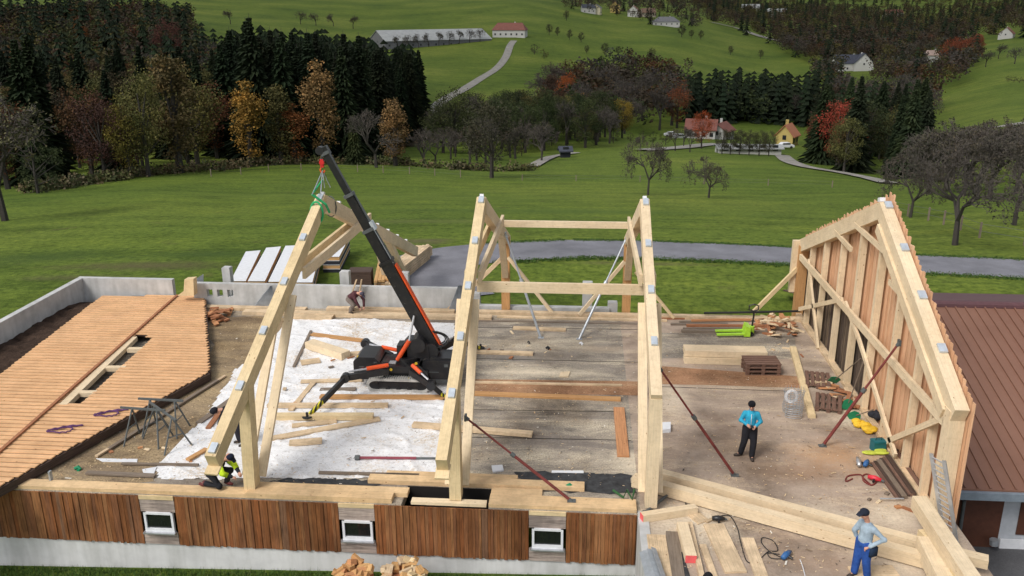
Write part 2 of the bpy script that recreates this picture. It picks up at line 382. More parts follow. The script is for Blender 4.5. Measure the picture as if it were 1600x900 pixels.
# the slab and cellar cover this ground: keep the earth well below the floor
inside = (XX > -24) & (XX < 9.6) & (YY > 19.6) & (YY < 34.6) | (XX > 1.6) & (XX < 9.6) & (YY > 10) & (YY < 34.6)
ZZ = np.where(inside, np.minimum(ZZ, -1.2), ZZ)
na, nd = len(az), len(dd)
vv = np.stack([XX, YY, ZZ], -1).reshape(-1, 3)
ii = np.arange(nd-1)[:, None]*na; jj = np.arange(na)[None, :]; j2 = (jj+1) % na
ff = np.stack([ii+jj, ii+j2, ii+na+j2, ii+na+jj], -1).reshape(-1, 4)[:, ::-1]
me = bpy.data.meshes.new('terrain'); me.from_pydata(vv.tolist(), [], ff.tolist()); me.materials.append(M_GRASS)
me.polygons.foreach_set('use_smooth', [True]*len(me.polygons))
ter = bpy.data.objects.new('ground', me); COL.objects.link(ter); tag(ter, kind='structure'); WL['ground'] = Vector()

def asphalt(name, c, var=.12):
    n = N(name); a = n.noise(n.world(), .5, 6, .65); b = n.noise(n.world(), 30, 3)
    cc = n.mix(1, n.ramp(a, [(.3, g3(c, 1-var)), (.7, g3(c, 1+var))]), n.ramp(b, [(.3, (.8,)*3), (.7, (1.15,)*3)]), 'MULTIPLY'); n.col(cc); return n.fin(.85)
M_ASPH = asphalt('lane_asphalt', (.17, .17, .19), .26); M_GRAVEL = asphalt('pale_gravel_lane', (.26, .245, .22), .3); M_YARD = asphalt('yard_asphalt', (.10, .10, .105), .3)
def ribbon(name, pts, width, mat, lift=.05, n_=8, seg=1.5, kind='structure', lab=None, cat=None, wvar=0):
    pts = [Vector((p[0], p[1])) for p in pts]; P = []
    for i in range(len(pts)-1):
        p0 = pts[max(i-1, 0)]; p1 = pts[i]; p2 = pts[i+1]; p3 = pts[min(i+2, len(pts)-1)]
        k = max(2, int((p2-p1).length/seg))
        for t in np.arange(k)/k:
            P.append(.5*((2*p1)+(-p0+p2)*t+(2*p0-5*p1+4*p2-p3)*t*t+(-p0+3*p1-3*p2+p3)*t**3))
    P.append(pts[-1]); mb = MB(); rows = []
    for i, p in enumerate(P):
        d = (P[min(i+1, len(P)-1)]-P[max(i-1, 0)]).normalized(); nrm = Vector((-d.y, d.x)); row = []
        wd = width*(1+wvar*math.sin(i*.7))
        for k in range(n_+1):
            q = p+nrm*(k/n_-.5)*wd; row.append((q.x, q.y, h(q.x, q.y)+lift-(0.25*lift if k in (0, n_) else 0)))
        rows.append(row)
    for a, b in zip(rows, rows[1:]):
        for k in range(n_): mb.poly([a[k], b[k], b[k+1], a[k+1]])
    o = mb.build(name, mat, smooth=True); tag(o, lab, cat, kind=kind); return o
def Tp(*L): return [T(u, v) for u, v in L]
lane = [G(u, v, -.65) for u, v in ((700, 470), (672, 440), (672, 410), (760, 393))]+Tp((900, 389), (1000, 390), (1120, 394), (1240, 400), (1420, 411), (1600, 421), (1850, 440))
ribbon('lane', lane, 4.6, M_ASPH, .06, 8, 1.0)
ribbon('farm_track', Tp((645, 200), (672, 175), (700, 153), (745, 127), (775, 108), (790, 90), (797, 72), (803, 64)), 4.5, M_GRAVEL, .3, 4, 6)
ribbon('village_road', Tp((830, 262), (862, 246), (900, 240)), 2.4, M_GRAVEL, .3, 4, 5)
ribbon('village_lane', Tp((1000, 236), (1060, 232), (1120, 226), (1180, 228), (1225, 232)), 5, M_GRAVEL, .35, 4, 5)
ribbon('field_path', Tp((1222, 244), (1235, 254), (1265, 263), (1310, 270), (1360, 280), (1392, 288)), 3.0, M_GRAVEL, .25, 4, 4)
ribbon('hill_track', Tp((1485, 210), (1520, 203), (1560, 199), (1610, 192)), 3.5, M_GRAVEL, .25, 4, 6)
ribbon('valley_road', Tp((1110, 35), (1150, 44), (1190, 58), (1230, 66)), 9, M_GRAVEL, .8, 4, 20)

# ================================================================== TREES
def leafmat(name, src):
    n = N(name)
    if src == 'obj': q = n.n('ShaderNodeObjectInfo'); c = q.outputs['Color']
    else: q = n.n('ShaderNodeVertexColor', layer_name='Col'); c = q.outputs['Color']
    a = n.noise(n.world(), .35 if src == 'obj' else .08, 4, .6); c2 = n.mix(1, c, n.ramp(a, [(.3, (.55, .6, .55)), (.5, (1, 1, 1)), (.7, (1.45, 1.3, 1.1))]), 'MULTIPLY')
    g = n.n('ShaderNodeNewGeometry')
    if src == 'obj':
        c2 = n.mix(1, c2, n.ramp(g.outputs['Random Per Island'], [(0, (.65, .7, .65)), (1, (1.35, 1.25, 1.2))]), 'MULTIPLY')
    n.col(c2); return n.fin(.8, 0, .15)
M_LEAF = leafmat('foliage', 'obj'); M_LEAFV = leafmat('far_foliage', 'vc')
M_BARK = plain('bark', (.045, .039, .033), .95, 0, .35, 3); M_TWIG = plain('bare_twigs', (.075, .064, .055), .95, 0, .3, 2)
def mesh_np(name, V, F, mat):
    me = bpy.data.meshes.new(name); me.from_pydata(V, [], F); me.materials.append(mat); me.update(); return me
def rvec():
    while 1:
        v = np.random.uniform(-1, 1, 3)
        if .05 < v@v < 1: return v/np.linalg.norm(v)
def quadcloud(centers, sizes, flat=.0):
    V = []; F = []
    for c, s in zip(centers, sizes):
        a = rvec(); b = np.cross(a, rvec()); b /= max(np.linalg.norm(b), 1e-6)
        if flat: a[2] *= flat; b[2] *= flat
        n = len(V); e1 = a*s; e2 = b*s*.7
        V += [tuple(c-e1), tuple(c+e2), tuple(c+e1*.9), tuple(c-e2)]; F.append((n, n+1, n+2, n+3))
    return V, F
def limb(V, F, p, q, r0, r1, n=5):
    p = np.array(p, float); q = np.array(q, float); d = q-p; L = np.linalg.norm(d); d /= L
    a = np.cross(d, (0.3, .1, 1) if abs(d[2]) < .9 else (1, 0, 0)); a /= np.linalg.norm(a); b = np.cross(d, a); k = len(V)
    for c, r in ((p, r0), (q, r1)):
        for i in range(n):
            t = 2*math.pi*i/n; V.append(tuple(c+(a*math.cos(t)+b*math.sin(t))*r))
    for i in range(n): F.append((k+i, k+(i+1) % n, k+n+(i+1) % n, k+n+i))
def make_broad(kind):
    """unit-height broadleaf: crown cloud + trunk mesh"""
    if kind == 'tall': z0, z1, rx = .06, 1.0, .125
    elif kind == 'round': z0, z1, rx = .12, 1.0, .33
    elif kind == 'bush': z0, z1, rx = .04, 1.0, .5
    else: z0, z1, rx = .12, 1.0, .25
    C = []; S = []
    ncl = 34 if kind != 'bush' else 22
    tv, tf = [], []
    limb(tv, tf, (0, 0, -.03), (.01, 0, .3), .028, .02); limb(tv, tf, (.01, 0, .3), (-.01, .01, .75), .02, .006)
    for i in range(ncl):
        u = rvec()*np.random.uniform(.45, 1)**.5
        zc = (z0+z1)/2+u[2]*(z1-z0)/2*.86; prof = 1.0
        if kind == 'tall': prof = 1-.35*(zc-z0)/(z1-z0)
        cc = np.array([u[0]*rx*prof*.85, u[1]*rx*prof*.85, zc]); cr = np.random.uniform(.07, .12)*(1 if kind != 'tall' else .8)
        if i % 3 == 0: limb(tv, tf, (0, 0, max(.12, cc[2]*.55)), cc, .010, .003, 4)
        for _ in range(150):
            v = rvec()*np.random.uniform(.35, 1.15); C.append(cc+v*cr*np.array([1.2, 1.2, .9])); S.append(np.random.uniform(.006, .014))
    V, F = quadcloud(C, S)
    return mesh_np('crown', V, F, M_LEAF), mesh_np('trunk', tv, tf, M_BARK)
def make_spruce(k):
    V = []; F = []; wide = .17+.03*k
    for i in range(46):
        z = .08+.91*(i/46)**.92; r = wide*(1-z)**.82*np.random.uniform(.8, 1.15)+.008
        nb = int(10+9*(1-z))
        for j in range(nb):
            a = 2*math.pi*(j+np.random.rand())/nb; L = r*np.random.uniform(.6, 1.25); ca, sa = math.cos(a), math.sin(a); wd = .009+.055*r
            drop = L*np.random.uniform(.25, .55)
            n = len(V)
            V += [(0, 0, z), (ca*L*.6-sa*wd, sa*L*.6+ca*wd, z-drop*.45), (ca*L, sa*L, z-drop), (ca*L*.6+sa*wd, sa*L*.6-ca*wd, z-drop*.45), (ca*L*.55, sa*L*.55, z-drop*.45-.035)]
            F += [(n, n+1, n+2, n+3), (n, n+4, n+2)]
    tv, tf = [], []; limb(tv, tf, (0, 0, -.03), (0, 0, .5), .014, .009); limb(tv, tf, (0, 0, .5), (0, 0, 1.0), .009, .001)
    return mesh_np('crown', V, F, M_LEAF), mesh_np('trunk', tv, tf, M_BARK)
def make_bare(seed, leaves=350, spread=1.0, tw=1.0, LV=6):
    rs = np.random.RandomState(seed); tv, tf, bv, bf = [], [], [], []; tips = []
    def rec(p, d, L, r, lev):
        q = p+d*L; (limb(tv, tf, p, q, r, r*.72, 5) if lev < 3 else limb(bv, bf, p, q, max(r, .0016*tw), max(r*.6, .0011*tw), 3))
        if lev >= LV: tips.append(q); return
        if lev >= 4: tips.append(q)
        nchild = 3 if lev < 5 else 3
        for i in range(nchild):
            k = rs.normal(size=3); k -= d*(k@d); k /= np.linalg.norm(k)
            ang = rs.uniform(.35, .85)*spread; nd = d*math.cos(ang)+k*math.sin(ang); nd[2] += .10; nd /= np.linalg.norm(nd)
            rec(q, nd, L*rs.uniform(.62, .86), r*.62, lev+1)
    rec(np.array([0, 0, -.03]), np.array([.05, .02, 1.])/1.001, .24, .027, 0)
    V = np.array(tv+bv); top = V[:, 2].max(); s = 1/top
    tv = [tuple(np.array(x)*s) for x in tv]; bv = [tuple(np.array(x)*s) for x in bv]
    idx = rs.randint(0, len(tips), leaves); C = [np.array(tips[i])*s+rs.normal(size=3)*.012 for i in idx]
    lv, lf = quadcloud(C, [rs.uniform(.008, .016) for _ in C]); k = len(bv)
    me = bpy.data.meshes.new('crown'); me.from_pydata(bv+lv, [], bf+[tuple(i+k for i in f) for f in lf]); me.materials.append(M_TWIG); me.materials.append(M_LEAF)
    me.polygons.foreach_set('material_index', [0]*len(bf)+[1]*len(lf)); me.update()
    return me, mesh_np('trunk', tv, tf, M_BARK)
TM = {}
for kd in ('tall', 'round', 'bush', 'oval'): TM[kd] = [make_broad(kd) for _ in range(3)]
TM['spruce'] = [make_spruce(k) for k in range(3)]
TM['bare'] = [make_bare(3, 500, 1.0), make_bare(11, 300, 1.15), make_bare(21, 900, .9)]
TM['big_bare'] = [make_bare(5, 2500, 1.15, .75, 7), make_bare(8, 1200, 1.25, .75, 7)]
TM['brush'] = [make_bare(31, 1500, 1.2, 1.6), make_bare(41, 700, 1.3, 1.6)]
NAME = {'spruce': 'spruce_tree', 'tall': 'broadleaf_tree', 'round': 'broadleaf_tree', 'oval': 'broadleaf_tree', 'bush': 'leafy_shrub', 'bare': 'bare_tree', 'big_bare': 'fruit_tree', 'brush': 'bare_tree'}
def tree(kind, p, ht, color, label, group=None, wide=1.0, cat='tree'):
    cr, tr = random.choice(TM[kind]); nm = NAME[kind]
    o = bpy.data.objects.new(nm, None); COL.objects.link(o); o.location = (p[0], p[1], h(p[0], p[1])-.1)
    o.rotation_euler.z = random.uniform(0, 6.28); o.scale = (ht*wide, ht*wide, ht); tag(o, label, cat, group)
    for nme, me_ in (('trunk', tr), ('crown', cr)):
        c = bpy.data.objects.new(nme, me_); COL.objects.link(c); c.parent = o; c.color = (*color, 1)
    return o
def jit(c, k=.25):
    f = random.uniform(1-k, 1+k); return tuple(max(0, x*f*random.uniform(.9, 1.1)) for x in c)
SPR = (.012, .020, .009); SPR2 = (.019, .028, .013); OLIVE = (.072, .066, .024); GRN = (.034, .046, .018); RUST = (.078, .036, .018); ORNG = (.16, .065, .02); YEL = (.13, .115, .028)
TAN = (.105, .08, .036); MAROON = (.05, .026, .022); GREY = (.056, .050, .040); BROWN = (.053, .039, .026)
def inpoly(u, v, P):
    c = False; j = len(P)-1
    for i in range(len(P)):
        if (P[i][1] > v) != (P[j][1] > v) and u < (P[j][0]-P[i][0])*(v-P[i][1])/(P[j][1]-P[i][1])+P[i][0]: c = not c
        j = i
    return c
# forest areas: ground polygon in photo pixels, (kind, colour, weight, height range, label), spacing
FOR = [
 ('wood of spruces beyond the field', [(365, 256), (480, 251), (560, 251), (612, 240), (652, 214), (662, 196), (655, 165), (600, 140), (520, 128), (370, 138)], 5.2,
   [('spruce', SPR, .9, (17, 23), 'dark spruce in the dense wood beyond the field'), ('spruce', SPR2, .1, (15, 20), 'dark spruce in the dense wood beyond the field')]),
 ('mixed hillside wood at the left', [(-170, 310), (40, 296), (200, 276), (365, 260), (365, 128), (352, 104), (315, 86), (300, 45), (275, 8), (230, -20), (-170, -20)], 7.0,
   [('spruce', SPR, .24, (13, 20), 'dark spruce in the mixed hillside wood'), ('oval', OLIVE, .26, (10, 15), 'olive green broadleaf tree in the mixed hillside wood'), ('round', GRN, .12, (9, 14), 'dark green broadleaf tree in the mixed hillside wood'),
    ('oval', RUST, .14, (9, 13), 'rust brown broadleaf tree in the mixed hillside wood'), ('brush', GREY, .10, (9, 13), 'leafless grey tree in the mixed hillside wood'), ('tall', BROWN, .14, (11, 16), 'dull brown broadleaf tree in the mixed hillside wood')]),
 ('bare trees of the hedge along the field', [(655, 262), (720, 262), (820, 262), (850, 252), (850, 240), (760, 244), (650, 246)], 7.5,
   [('brush', GREY, .6, (5, 8.5), 'leafless grey brown tree in the hedge behind the field'), ('bare', BROWN, .3, (5, 7), 'leafless grey brown tree in the hedge behind the field'), ('bush', OLIVE, .1, (3, 5), 'olive shrub in the hedge behind the field')]),
 ('green wood edge behind the field', [(690, 240), (850, 240), (930, 232), (960, 222), (960, 208), (840, 200), (745, 214), (690, 228)], 6.5,
   [('round', GRN, .45, (9, 14), 'dark green broadleaf tree of the wood edge behind the field'), ('oval', OLIVE, .3, (9, 13), 'olive broadleaf tree of the wood edge behind the field'), ('brush', GREY, .25, (8, 12), 'leafless grey tree of the wood edge behind the field')]),
 ('autumn wood in the middle of the valley', [(858, 208), (960, 208), (1000, 212), (1068, 200), (1075, 182), (1070, 140), (1000, 116), (930, 122), (890, 140), (862, 165)], 8.2,
   [('oval', BROWN, .34, (12, 18), 'brown autumn tree in the middle wood'), ('round', RUST, .12, (11, 16), 'rust coloured autumn tree in the middle wood'), ('oval', OLIVE, .18, (11, 15), 'olive green tree in the middle wood'),
    ('brush', GREY, .28, (12, 17), 'leafless grey tree in the middle wood'), ('round', GRN, .08, (11, 15), 'dark green broadleaf tree in the middle wood')]),
 ('row of spruces behind the red roofed house', [(1072, 192), (1150, 194), (1215, 196), (1290, 200), (1290, 176), (1150, 166), (1072, 170)], 6.5,
   [('spruce', SPR, .8, (15, 19), 'dark spruce in the belt behind the red roofed house'), ('round', GRN, .12, (12, 15), 'dark green broadleaf tree in the spruce belt'), ('brush', GREY, .08, (11, 15), 'leafless grey tree in the spruce belt')]),
 ('copse beside the yellow house', [(1282, 262), (1330, 272), (1425, 282), (1440, 262), (1438, 210), (1360, 196), (1300, 200), (1262, 228)], 6.2,
   [('spruce', SPR2, .45, (12, 17), 'dark spruce in the copse beside the yellow house'), ('round', GRN, .2, (9, 13), 'dark green broadleaf tree in the copse beside the yellow house'), ('oval', OLIVE, .2, (8, 12), 'olive green tree in the copse beside the yellow house'), ('round', MAROON, .15, (8, 11), 'dark maroon tree in the copse beside the yellow house')]),
 ('valley wood at the right', [(1290, 196), (1440, 204), (1460, 168), (1505, 128), (1530, 92), (1490, 62), (1380, 62), (1210, 62), (1215, 84), (1270, 104), (1275, 150)], 8.5,
   [('brush', GREY, .3, (12, 17), 'leafless grey tree in the valley wood'), ('oval', BROWN, .3, (11, 16), 'brown autumn tree in the valley wood'), ('round', OLIVE, .22, (10, 15), 'olive green tree in the valley wood'), ('spruce', SPR, .1, (14, 19), 'dark spruce in the valley wood'), ('round', RUST, .08, (10, 15), 'rust red tree in the valley wood')]),
 ('far woods', [(1085, 14), (1110, 34), (1205, 72), (1290, 90), (1420, 84), (1540, 78), (1640, 60), (1800, 60), (1800, -34), (1085, -34)], 12.5,
   [('oval', BROWN, .4, (14, 20), ''), ('spruce', SPR, .3, (16, 22), ''), ('round', OLIVE, .3, (13, 18), '')]),
 ('trees round the village', [(860, 14), (935, 26), (1000, 40), (1090, 50), (1130, 38), (1130, -10), (1040, -24), (860, -14)], 15,
   [('oval', BROWN, .5, (9, 14), ''), ('spruce', SPR, .2, (10, 15), ''), ('brush', GREY, .3, (9, 13), '')]),
 ('near bare thicket', [(1405, 300), (1470, 312), (1640, 330), (1640, 262), (1450, 256), (1400, 270)], 5.5,
   [('brush', GREY, .8, (5.5, 8), 'leafless grey tree of the thicket below the right meadow'), ('bush', OLIVE, .2, (2.5, 4), 'olive shrub of the thicket below the right meadow')]),
]
CLEAR = [(1290, 262, 1282, 6), (1335, 112, 1335, 45), (1392, 150, 1392, 34), (1455, 92, 1450, 16), (1265, 52, 1265, 40), (1100, 212, 1100, 22), (1228, 228, 1228, 16), (1390, 30, 1390, 0)]
clear_pts = [(T(1335, 108), 38), (T(1385, 152), 26), (T(1395, 163), 22), (T(1455, 92), 26), (T(1350, 12), 90), (T(1520, 26), 110), (T(1600, 66), 60), (T(1228, 226), 14)]
cand = []
for name, poly, sp, kinds in FOR:
    us = [p[0] for p in poly]; vsq = [p[1] for p in poly]
    # world bounding wedge of the polygon
    pw = [T(u, max(v, -30)) for u, v in poly]; ds = [math.hypot(p.x, p.y) for p in pw]; azs = [math.atan2(p.x, p.y) for p in pw]
    if name in ('far woods', 'trees round the village'): dmax = 3300
    elif name.startswith('mixed'): dmax = 620
    else: dmax = max(ds)+15
    d = min(ds)-3
    while d < dmax:
        s_ = sp*(1+(d/1800 if 'far' in name or 'village' in name else 0)); a = min(azs)-.01
        while a < max(azs)+.01:
            aa = a+random.uniform(-.45, .45)*s_/d; dr = d+random.uniform(-.45, .45)*s_; x, y = dr*math.sin(aa), dr*math.cos(aa); z = h(x, y)
            u, v = proj(x, y, z)
            if inpoly(float(u), float(v), poly) and not any((Vector((x, y))-Vector((c.x, c.y))).length < r_ for c, r_ in clear_pts):
                t = random.random(); acc = 0
                for k in kinds:
                    acc += k[2]
                    if t <= acc: break
                cand.append((dr, x, y, k, name))
            a += s_/d
        d += s_
SPECIAL = []      # (kind, u, v_ground, height, colour, label, wide)
def sp(kind, u, v, ht, c, label, wide=1.0, cat='tree'): SPECIAL.append((kind, u, v, ht, c, label, wide, cat))
sp('round', 165, 281, 11, MAROON, 'dark maroon tree with a round crown at the left field edge'); sp('oval', 205, 278, 10.5, YEL, 'yellow green tree beside the maroon tree at the field edge', .9)
sp('oval', 232, 276, 14, (.10, .10, .035), 'tall green and yellow tree right of the yellow green one at the field edge', .8); sp('tall', 283, 270, 17, TAN, 'tall slender golden tree in front of dark spruces at the left', 1.2)
sp('tall', 395, 260, 13.5, (.22, .13, .03), 'golden orange tree fourth along the field edge before the spruces', 1.25); sp('tall', 462, 256, 10, (.20, .08, .03), 'short rusty orange tree before the spruce wood', 1.7)
sp('tall', 505, 255, 17, (.18, .115, .05), 'tallest tan tree standing before the spruce wood', 1.1); sp('tall', 440, 257, 13, OLIVE, 'olive tree between the golden and the tan tree', 1.3)
sp('bare', 588, 262, 9, GREY, 'leafless tree with a dark trunk at the corner of the spruce wood', 1.0); sp('tall', 618, 259, 11, (.19, .12, .055), 'pale tan tree at the right corner of the spruce wood', 1.3)
sp('spruce', 555, 257, 8, GRN, 'small slim green conifer before the spruce wood'); sp('round', 268, 112, 20, (.10, .042, .036), 'big maroon crowned tree high in the left wood', .9)
sp('oval', 132, 95, 17, ORNG, 'bright orange tree high among the dark spruces', .6); sp('round', 20, 135, 13, (.2, .09, .03), 'orange brown tree at the upper left edge', 1.2)
sp('round', 350, 150, 13, (.19, .18, .05), 'pale yellow green tree at the top of the left wood'); sp('round', 382, 126, 12, (.21, .16, .06), 'pale tan tree next to the yellow green tree'); sp('round', 518, 118, 9, (.2, .22, .03), 'small bright yellow tree at the top of the spruce wood')
sp('round', 768, 278, 10.8, (.040, .040, .026), 'large rounded dark olive tree at the far field edge', 1.1, 'tree'); sp('big_bare', 1012, 305, 6.4, GREY, 'crooked fruit tree with a bent trunk in the middle of the field', .62, 'fruit tree')
sp('big_bare', 1107, 309, 4.2, GREY, 'small round leafless fruit tree in the field', .85, 'fruit tree'); sp('big_bare', 1492, 383, 6.3, GREY, 'broad dark fruit tree behind the lane at the right', 1.0, 'fruit tree')
sp('big_bare', 1422, 340, 5.2, GREY, 'leafless tree behind the gable wall peak', .75); sp('big_bare', 1585, 352, 6.0, GREY, 'dark leafless tree at the right edge of the photo', .85)
sp('brush', 8, 345, 9.5, (.085, .085, .045), 'tall grey green bare tree at the left edge beside the field', .9); sp('bush', 60, 302, 7, GRN, 'dark green bush at the left end of the field')
sp('oval', 882, 196, 18, (.30, .085, .025), 'orange red tree at the left end of the autumn wood', .8); sp('round', 905, 205, 13, (.22, .14, .035), 'golden tree in front of the orange red one'); sp('oval', 972, 216, 12, (.2, .15, .03), 'yellow olive tree at the foot of the autumn wood')
sp('oval', 1058, 200, 16, (.17, .06, .03), 'reddish brown tree at the right end of the autumn wood', 1.1); sp('round', 1096, 232, 9, (.23, .055, .02), 'red brown tree in front of the red roofed house', .9)
sp('round', 1308, 260, 12, (.22, .045, .03), 'dark red tree behind the yellow house', 1.0); sp('round', 1283, 250, 10, (.13, .05, .03), 'brown red shrub like tree beside the yellow house'); sp('round', 1318, 270, 9, (.08, .085, .03), 'olive tree at the left foot of the copse')
sp('round', 1490, 108, 19, (.20, .055, .03), 'large rust red tree on the right hillside', 1.5); sp('round', 1520, 96, 17, (.19, .06, .035), 'rust red tree right of the large one on the hillside', 1.3); sp('round', 1440, 96, 10, (.28, .24, .04), 'bright yellow tree beside the small far houses'); sp('round', 1424, 172, 8, (.28, .16, .02), 'orange yellow tree at the edge of the right meadow')
sp('bush', 835, 85, 6.5, GREY, 'wide dark shrub clump below the white farmhouse', 1.1, 'shrub'); sp('bush', 850, 92, 6, OLIVE, 'olive shrub clump right below the white farmhouse', 1.1, 'shrub')
for i, (u, v, lab) in enumerate([(470, 38, 'first small tree of the row on the upper meadow'), (494, 40, 'second small tree of the row on the upper meadow'), (521, 41, 'third small tree of the row on the upper meadow'), (552, 45, 'brownish tree at the end of the row on the upper meadow'), (360, 38, 'leftmost pale tree on the upper meadow edge')]):
    sp('brush', u, v, 10, (.06, .05, .035), lab)
for u, v, ht, lab in [(885, 32, 11, 'round dark tree on the slope above the farmhouse'), (858, 55, 10, 'small brown tree right of the farmhouse'), (871, 56, 8, 'small green tree beside the brown tree by the farmhouse'), (890, 62, 9, 'third small tree right of the farmhouse'), (908, 66, 9, 'fourth small tree right of the farmhouse'),
    (917, 84, 7, 'low tree left in the hedge above the autumn wood'), (945, 86, 10, 'slim dark tree in the hedge above the autumn wood'), (966, 87, 8, 'small thin tree in the hedge above the autumn wood'), (1018, 94, 10, 'round dark tree on the meadow above the autumn wood'), (1046, 118, 12, 'round green tree behind the autumn wood'),
    (1141, 86, 9, 'lone thin tree on the right of the big meadow'), (1188, 92, 9, 'dark tree at the right end of the big meadow'), (1065, 58, 13, 'dark conifer like tree beside the grey roofed house'), (1095, 62, 10, 'last tree of the group beside the grey roofed house'), (1080, 60, 9, 'low tree in the group beside the grey roofed house')]:
    sp('round', u, v, ht*.8, (.05, .05, .03), lab)
for i, u in enumerate((1128, 1141, 1155, 1170, 1186, 1201)): sp('round', u, 241+i*.6, 5.4, (.045, .045, .028), 'grey green garden tree in front of the long white building', .95)
for u, v in ((1068, 230), (1078, 238), (1055, 236)): sp('bare', u, v, 5, GREY, 'small leafless tree left of the red roofed house')
for u, v, lab in ((24, 302, 'low bush'), (1540, 105, 'tree on the right slope beside the red tree'), (1560, 92, 'upper tree on the right slope'), (1585, 100, 'rightmost tree on the right slope')):
    if lab != 'low bush': sp('brush', u, v, 9, (.06, .065, .04), 'grey '+lab)
for i, u in enumerate(np.arange(1575, 1625, 9)): sp('bush', u, 128+i, 3, (.05, .05, .03), 'low shrub of the hedge across the right meadow', 1, 'shrub')
random.seed(21)
for i in range(9): sp('brush', 622+i*16, 78-i*1.6, 9, (.05, .045, .03), 'thin bare tree in the row in front of the long pale barn', .8)
for i, (u, v) in enumerate([(838, 232), (862, 228), (905, 224), (930, 226), (958, 224), (985, 222), (1005, 218), (1020, 224), (1040, 226), (815, 244), (796, 246), (1000, 232)]): sp('bush', u, v, random.uniform(2.6, 4.2), jit((.04, .042, .02)), 'dark shrub along the village road left of the red roofed house', 1.0, 'shrub')
clear_sp = []
for k, u, v, ht, c, lab, wd, cat in SPECIAL:
    p = T(u, v); clear_sp.append((p.x, p.y, ht*.22)); grp = None
    if lab.startswith('grey green garden'): grp = 'garden trees of the white building'
    if lab.startswith('small leafless tree left of'): grp = 'small bare trees by the red roofed house'
    if lab.startswith('thin bare tree in the row'): grp = 'bare trees before the long barn'
    if lab.startswith('dark shrub along the village'): grp = 'shrubs along the village road'
    if lab.startswith('low shrub of the hedge'): grp = 'hedge shrubs on the right meadow'
    tree(k, p, ht, c, lab, grp, wd, cat)
cand = [c for c in cand if not any(abs(c[1]-x) < r_ and abs(c[2]-y) < r_ for x, y, r_ in clear_sp)]
KEEP = [(1312, 1362, 104, 158), (1440, 1470, 92, 128), (1375, 1412, 140, 168), (1556, 1590, 52, 78)]     # open ground in front of the far houses
def shown(c):
    u, v = proj(c[1], c[2], h(c[1], c[2])); return not any(a < u < b and e < v < f_ for a, b, e, f_ in KEEP)
cand = [c for c in cand if shown(c)]
cand.sort(key=lambda c: c[0])
cnt = {'spruce': 0, 'leafy': 0, 'bare': 0}; rest = []; RNG = {}
for c in cand:
    r = RNG.setdefault(c[4], [9e9, 0, 9, -9]); a = math.atan2(c[1], c[2]); r[0] = min(r[0], c[0]); r[1] = max(r[1], c[0]); r[2] = min(r[2], a); r[3] = max(r[3], a)
def where(dr, x, y, g):
    r = RNG[g]; a = (math.atan2(x, y)-r[2])/max(r[3]-r[2], 1e-6); d = (dr-r[0])/max(min(r[1], 420)-r[0], 1e-6)
    return (' at its front' if d < .22 else ' in its middle' if d < .6 else ' towards its back')+(', far left' if a < .2 else ', left' if a < .4 else ', centre' if a < .6 else ', right' if a < .8 else ', far right')
for dr, x, y, k, gname in cand:
    cls = 'spruce' if k[0] == 'spruce' else 'bare' if k[0] in ('bare', 'brush') else 'leafy'
    lim = {'spruce': 290, 'leafy': 200, 'bare': 150}[cls]
    if k[4] and cnt[cls] < lim:
        cnt[cls] += 1; tree(k[0], (x, y), random.uniform(*k[3]), jit(k[1]), k[4]+where(dr, x, y, gname), gname, random.uniform(.85, 1.2))
    else: rest.append((dr, x, y, k))
print('trees', cnt, 'rest', len(rest))
# the rest of the woods: one mass
def low_tree(kind):
    if kind == 'spruce':
        V = []; F = []
        for i in range(9):
            z = .12+.86*(i/9); r = .19*(1-z)+.015; nb = 5
            for j in range(nb):
                a = 2*math.pi*(j+np.random.rand())/nb; n = len(V); ca, sa = math.cos(a), math.sin(a); wd = .06
                V += [(0, 0, z+.06), (ca*r-sa*wd, sa*r+ca*wd, z-r*.5), (ca*r+sa*wd, sa*r-ca*wd, z-r*.5)]; F.append((n, n+1, n+2))
        V = np.array(V); return V, np.array(F)
    C = []; S = []
    for i in range(13):
        u = rvec()*.8; cc = np.array([u[0]*.26, u[1]*.26, .58+u[2]*.32])
        for _ in range(13): C.append(cc+rvec()*.105); S.append(np.random.uniform(.022, .045))
    V, F = quadcloud(C, S); V = np.array(V); F = np.array(F)
    F = np.concatenate([F[:, [0, 1, 2]], F[:, [0, 2, 3]]]); return V, F
LOW = {k: [low_tree(k) for _ in range(4)] for k in ('spruce', 'leaf')}
Vs, Fs, Cs = [], [], []; off = 0
for dr, x, y, k in rest:
    V, F = random.choice(LOW['spruce' if k[0] == 'spruce' else 'leaf']); ht = random.uniform(*k[3])*1.05; a = random.uniform(0, 6.28); c, s_ = math.cos(a), math.sin(a)
    wdt = ht*(1.35 if dr > 700 else 1.15)
    P = np.stack([(V[:, 0]*c-V[:, 1]*s_)*wdt+x, (V[:, 0]*s_+V[:, 1]*c)*wdt+y, V[:, 2]*ht+h(x, y)-.2], 1)
    Vs.append(P); Fs.append(F+off); off += len(V); cc = jit(k[1], .18); Cs.append(np.tile((*cc, 1), (len(V), 1)))
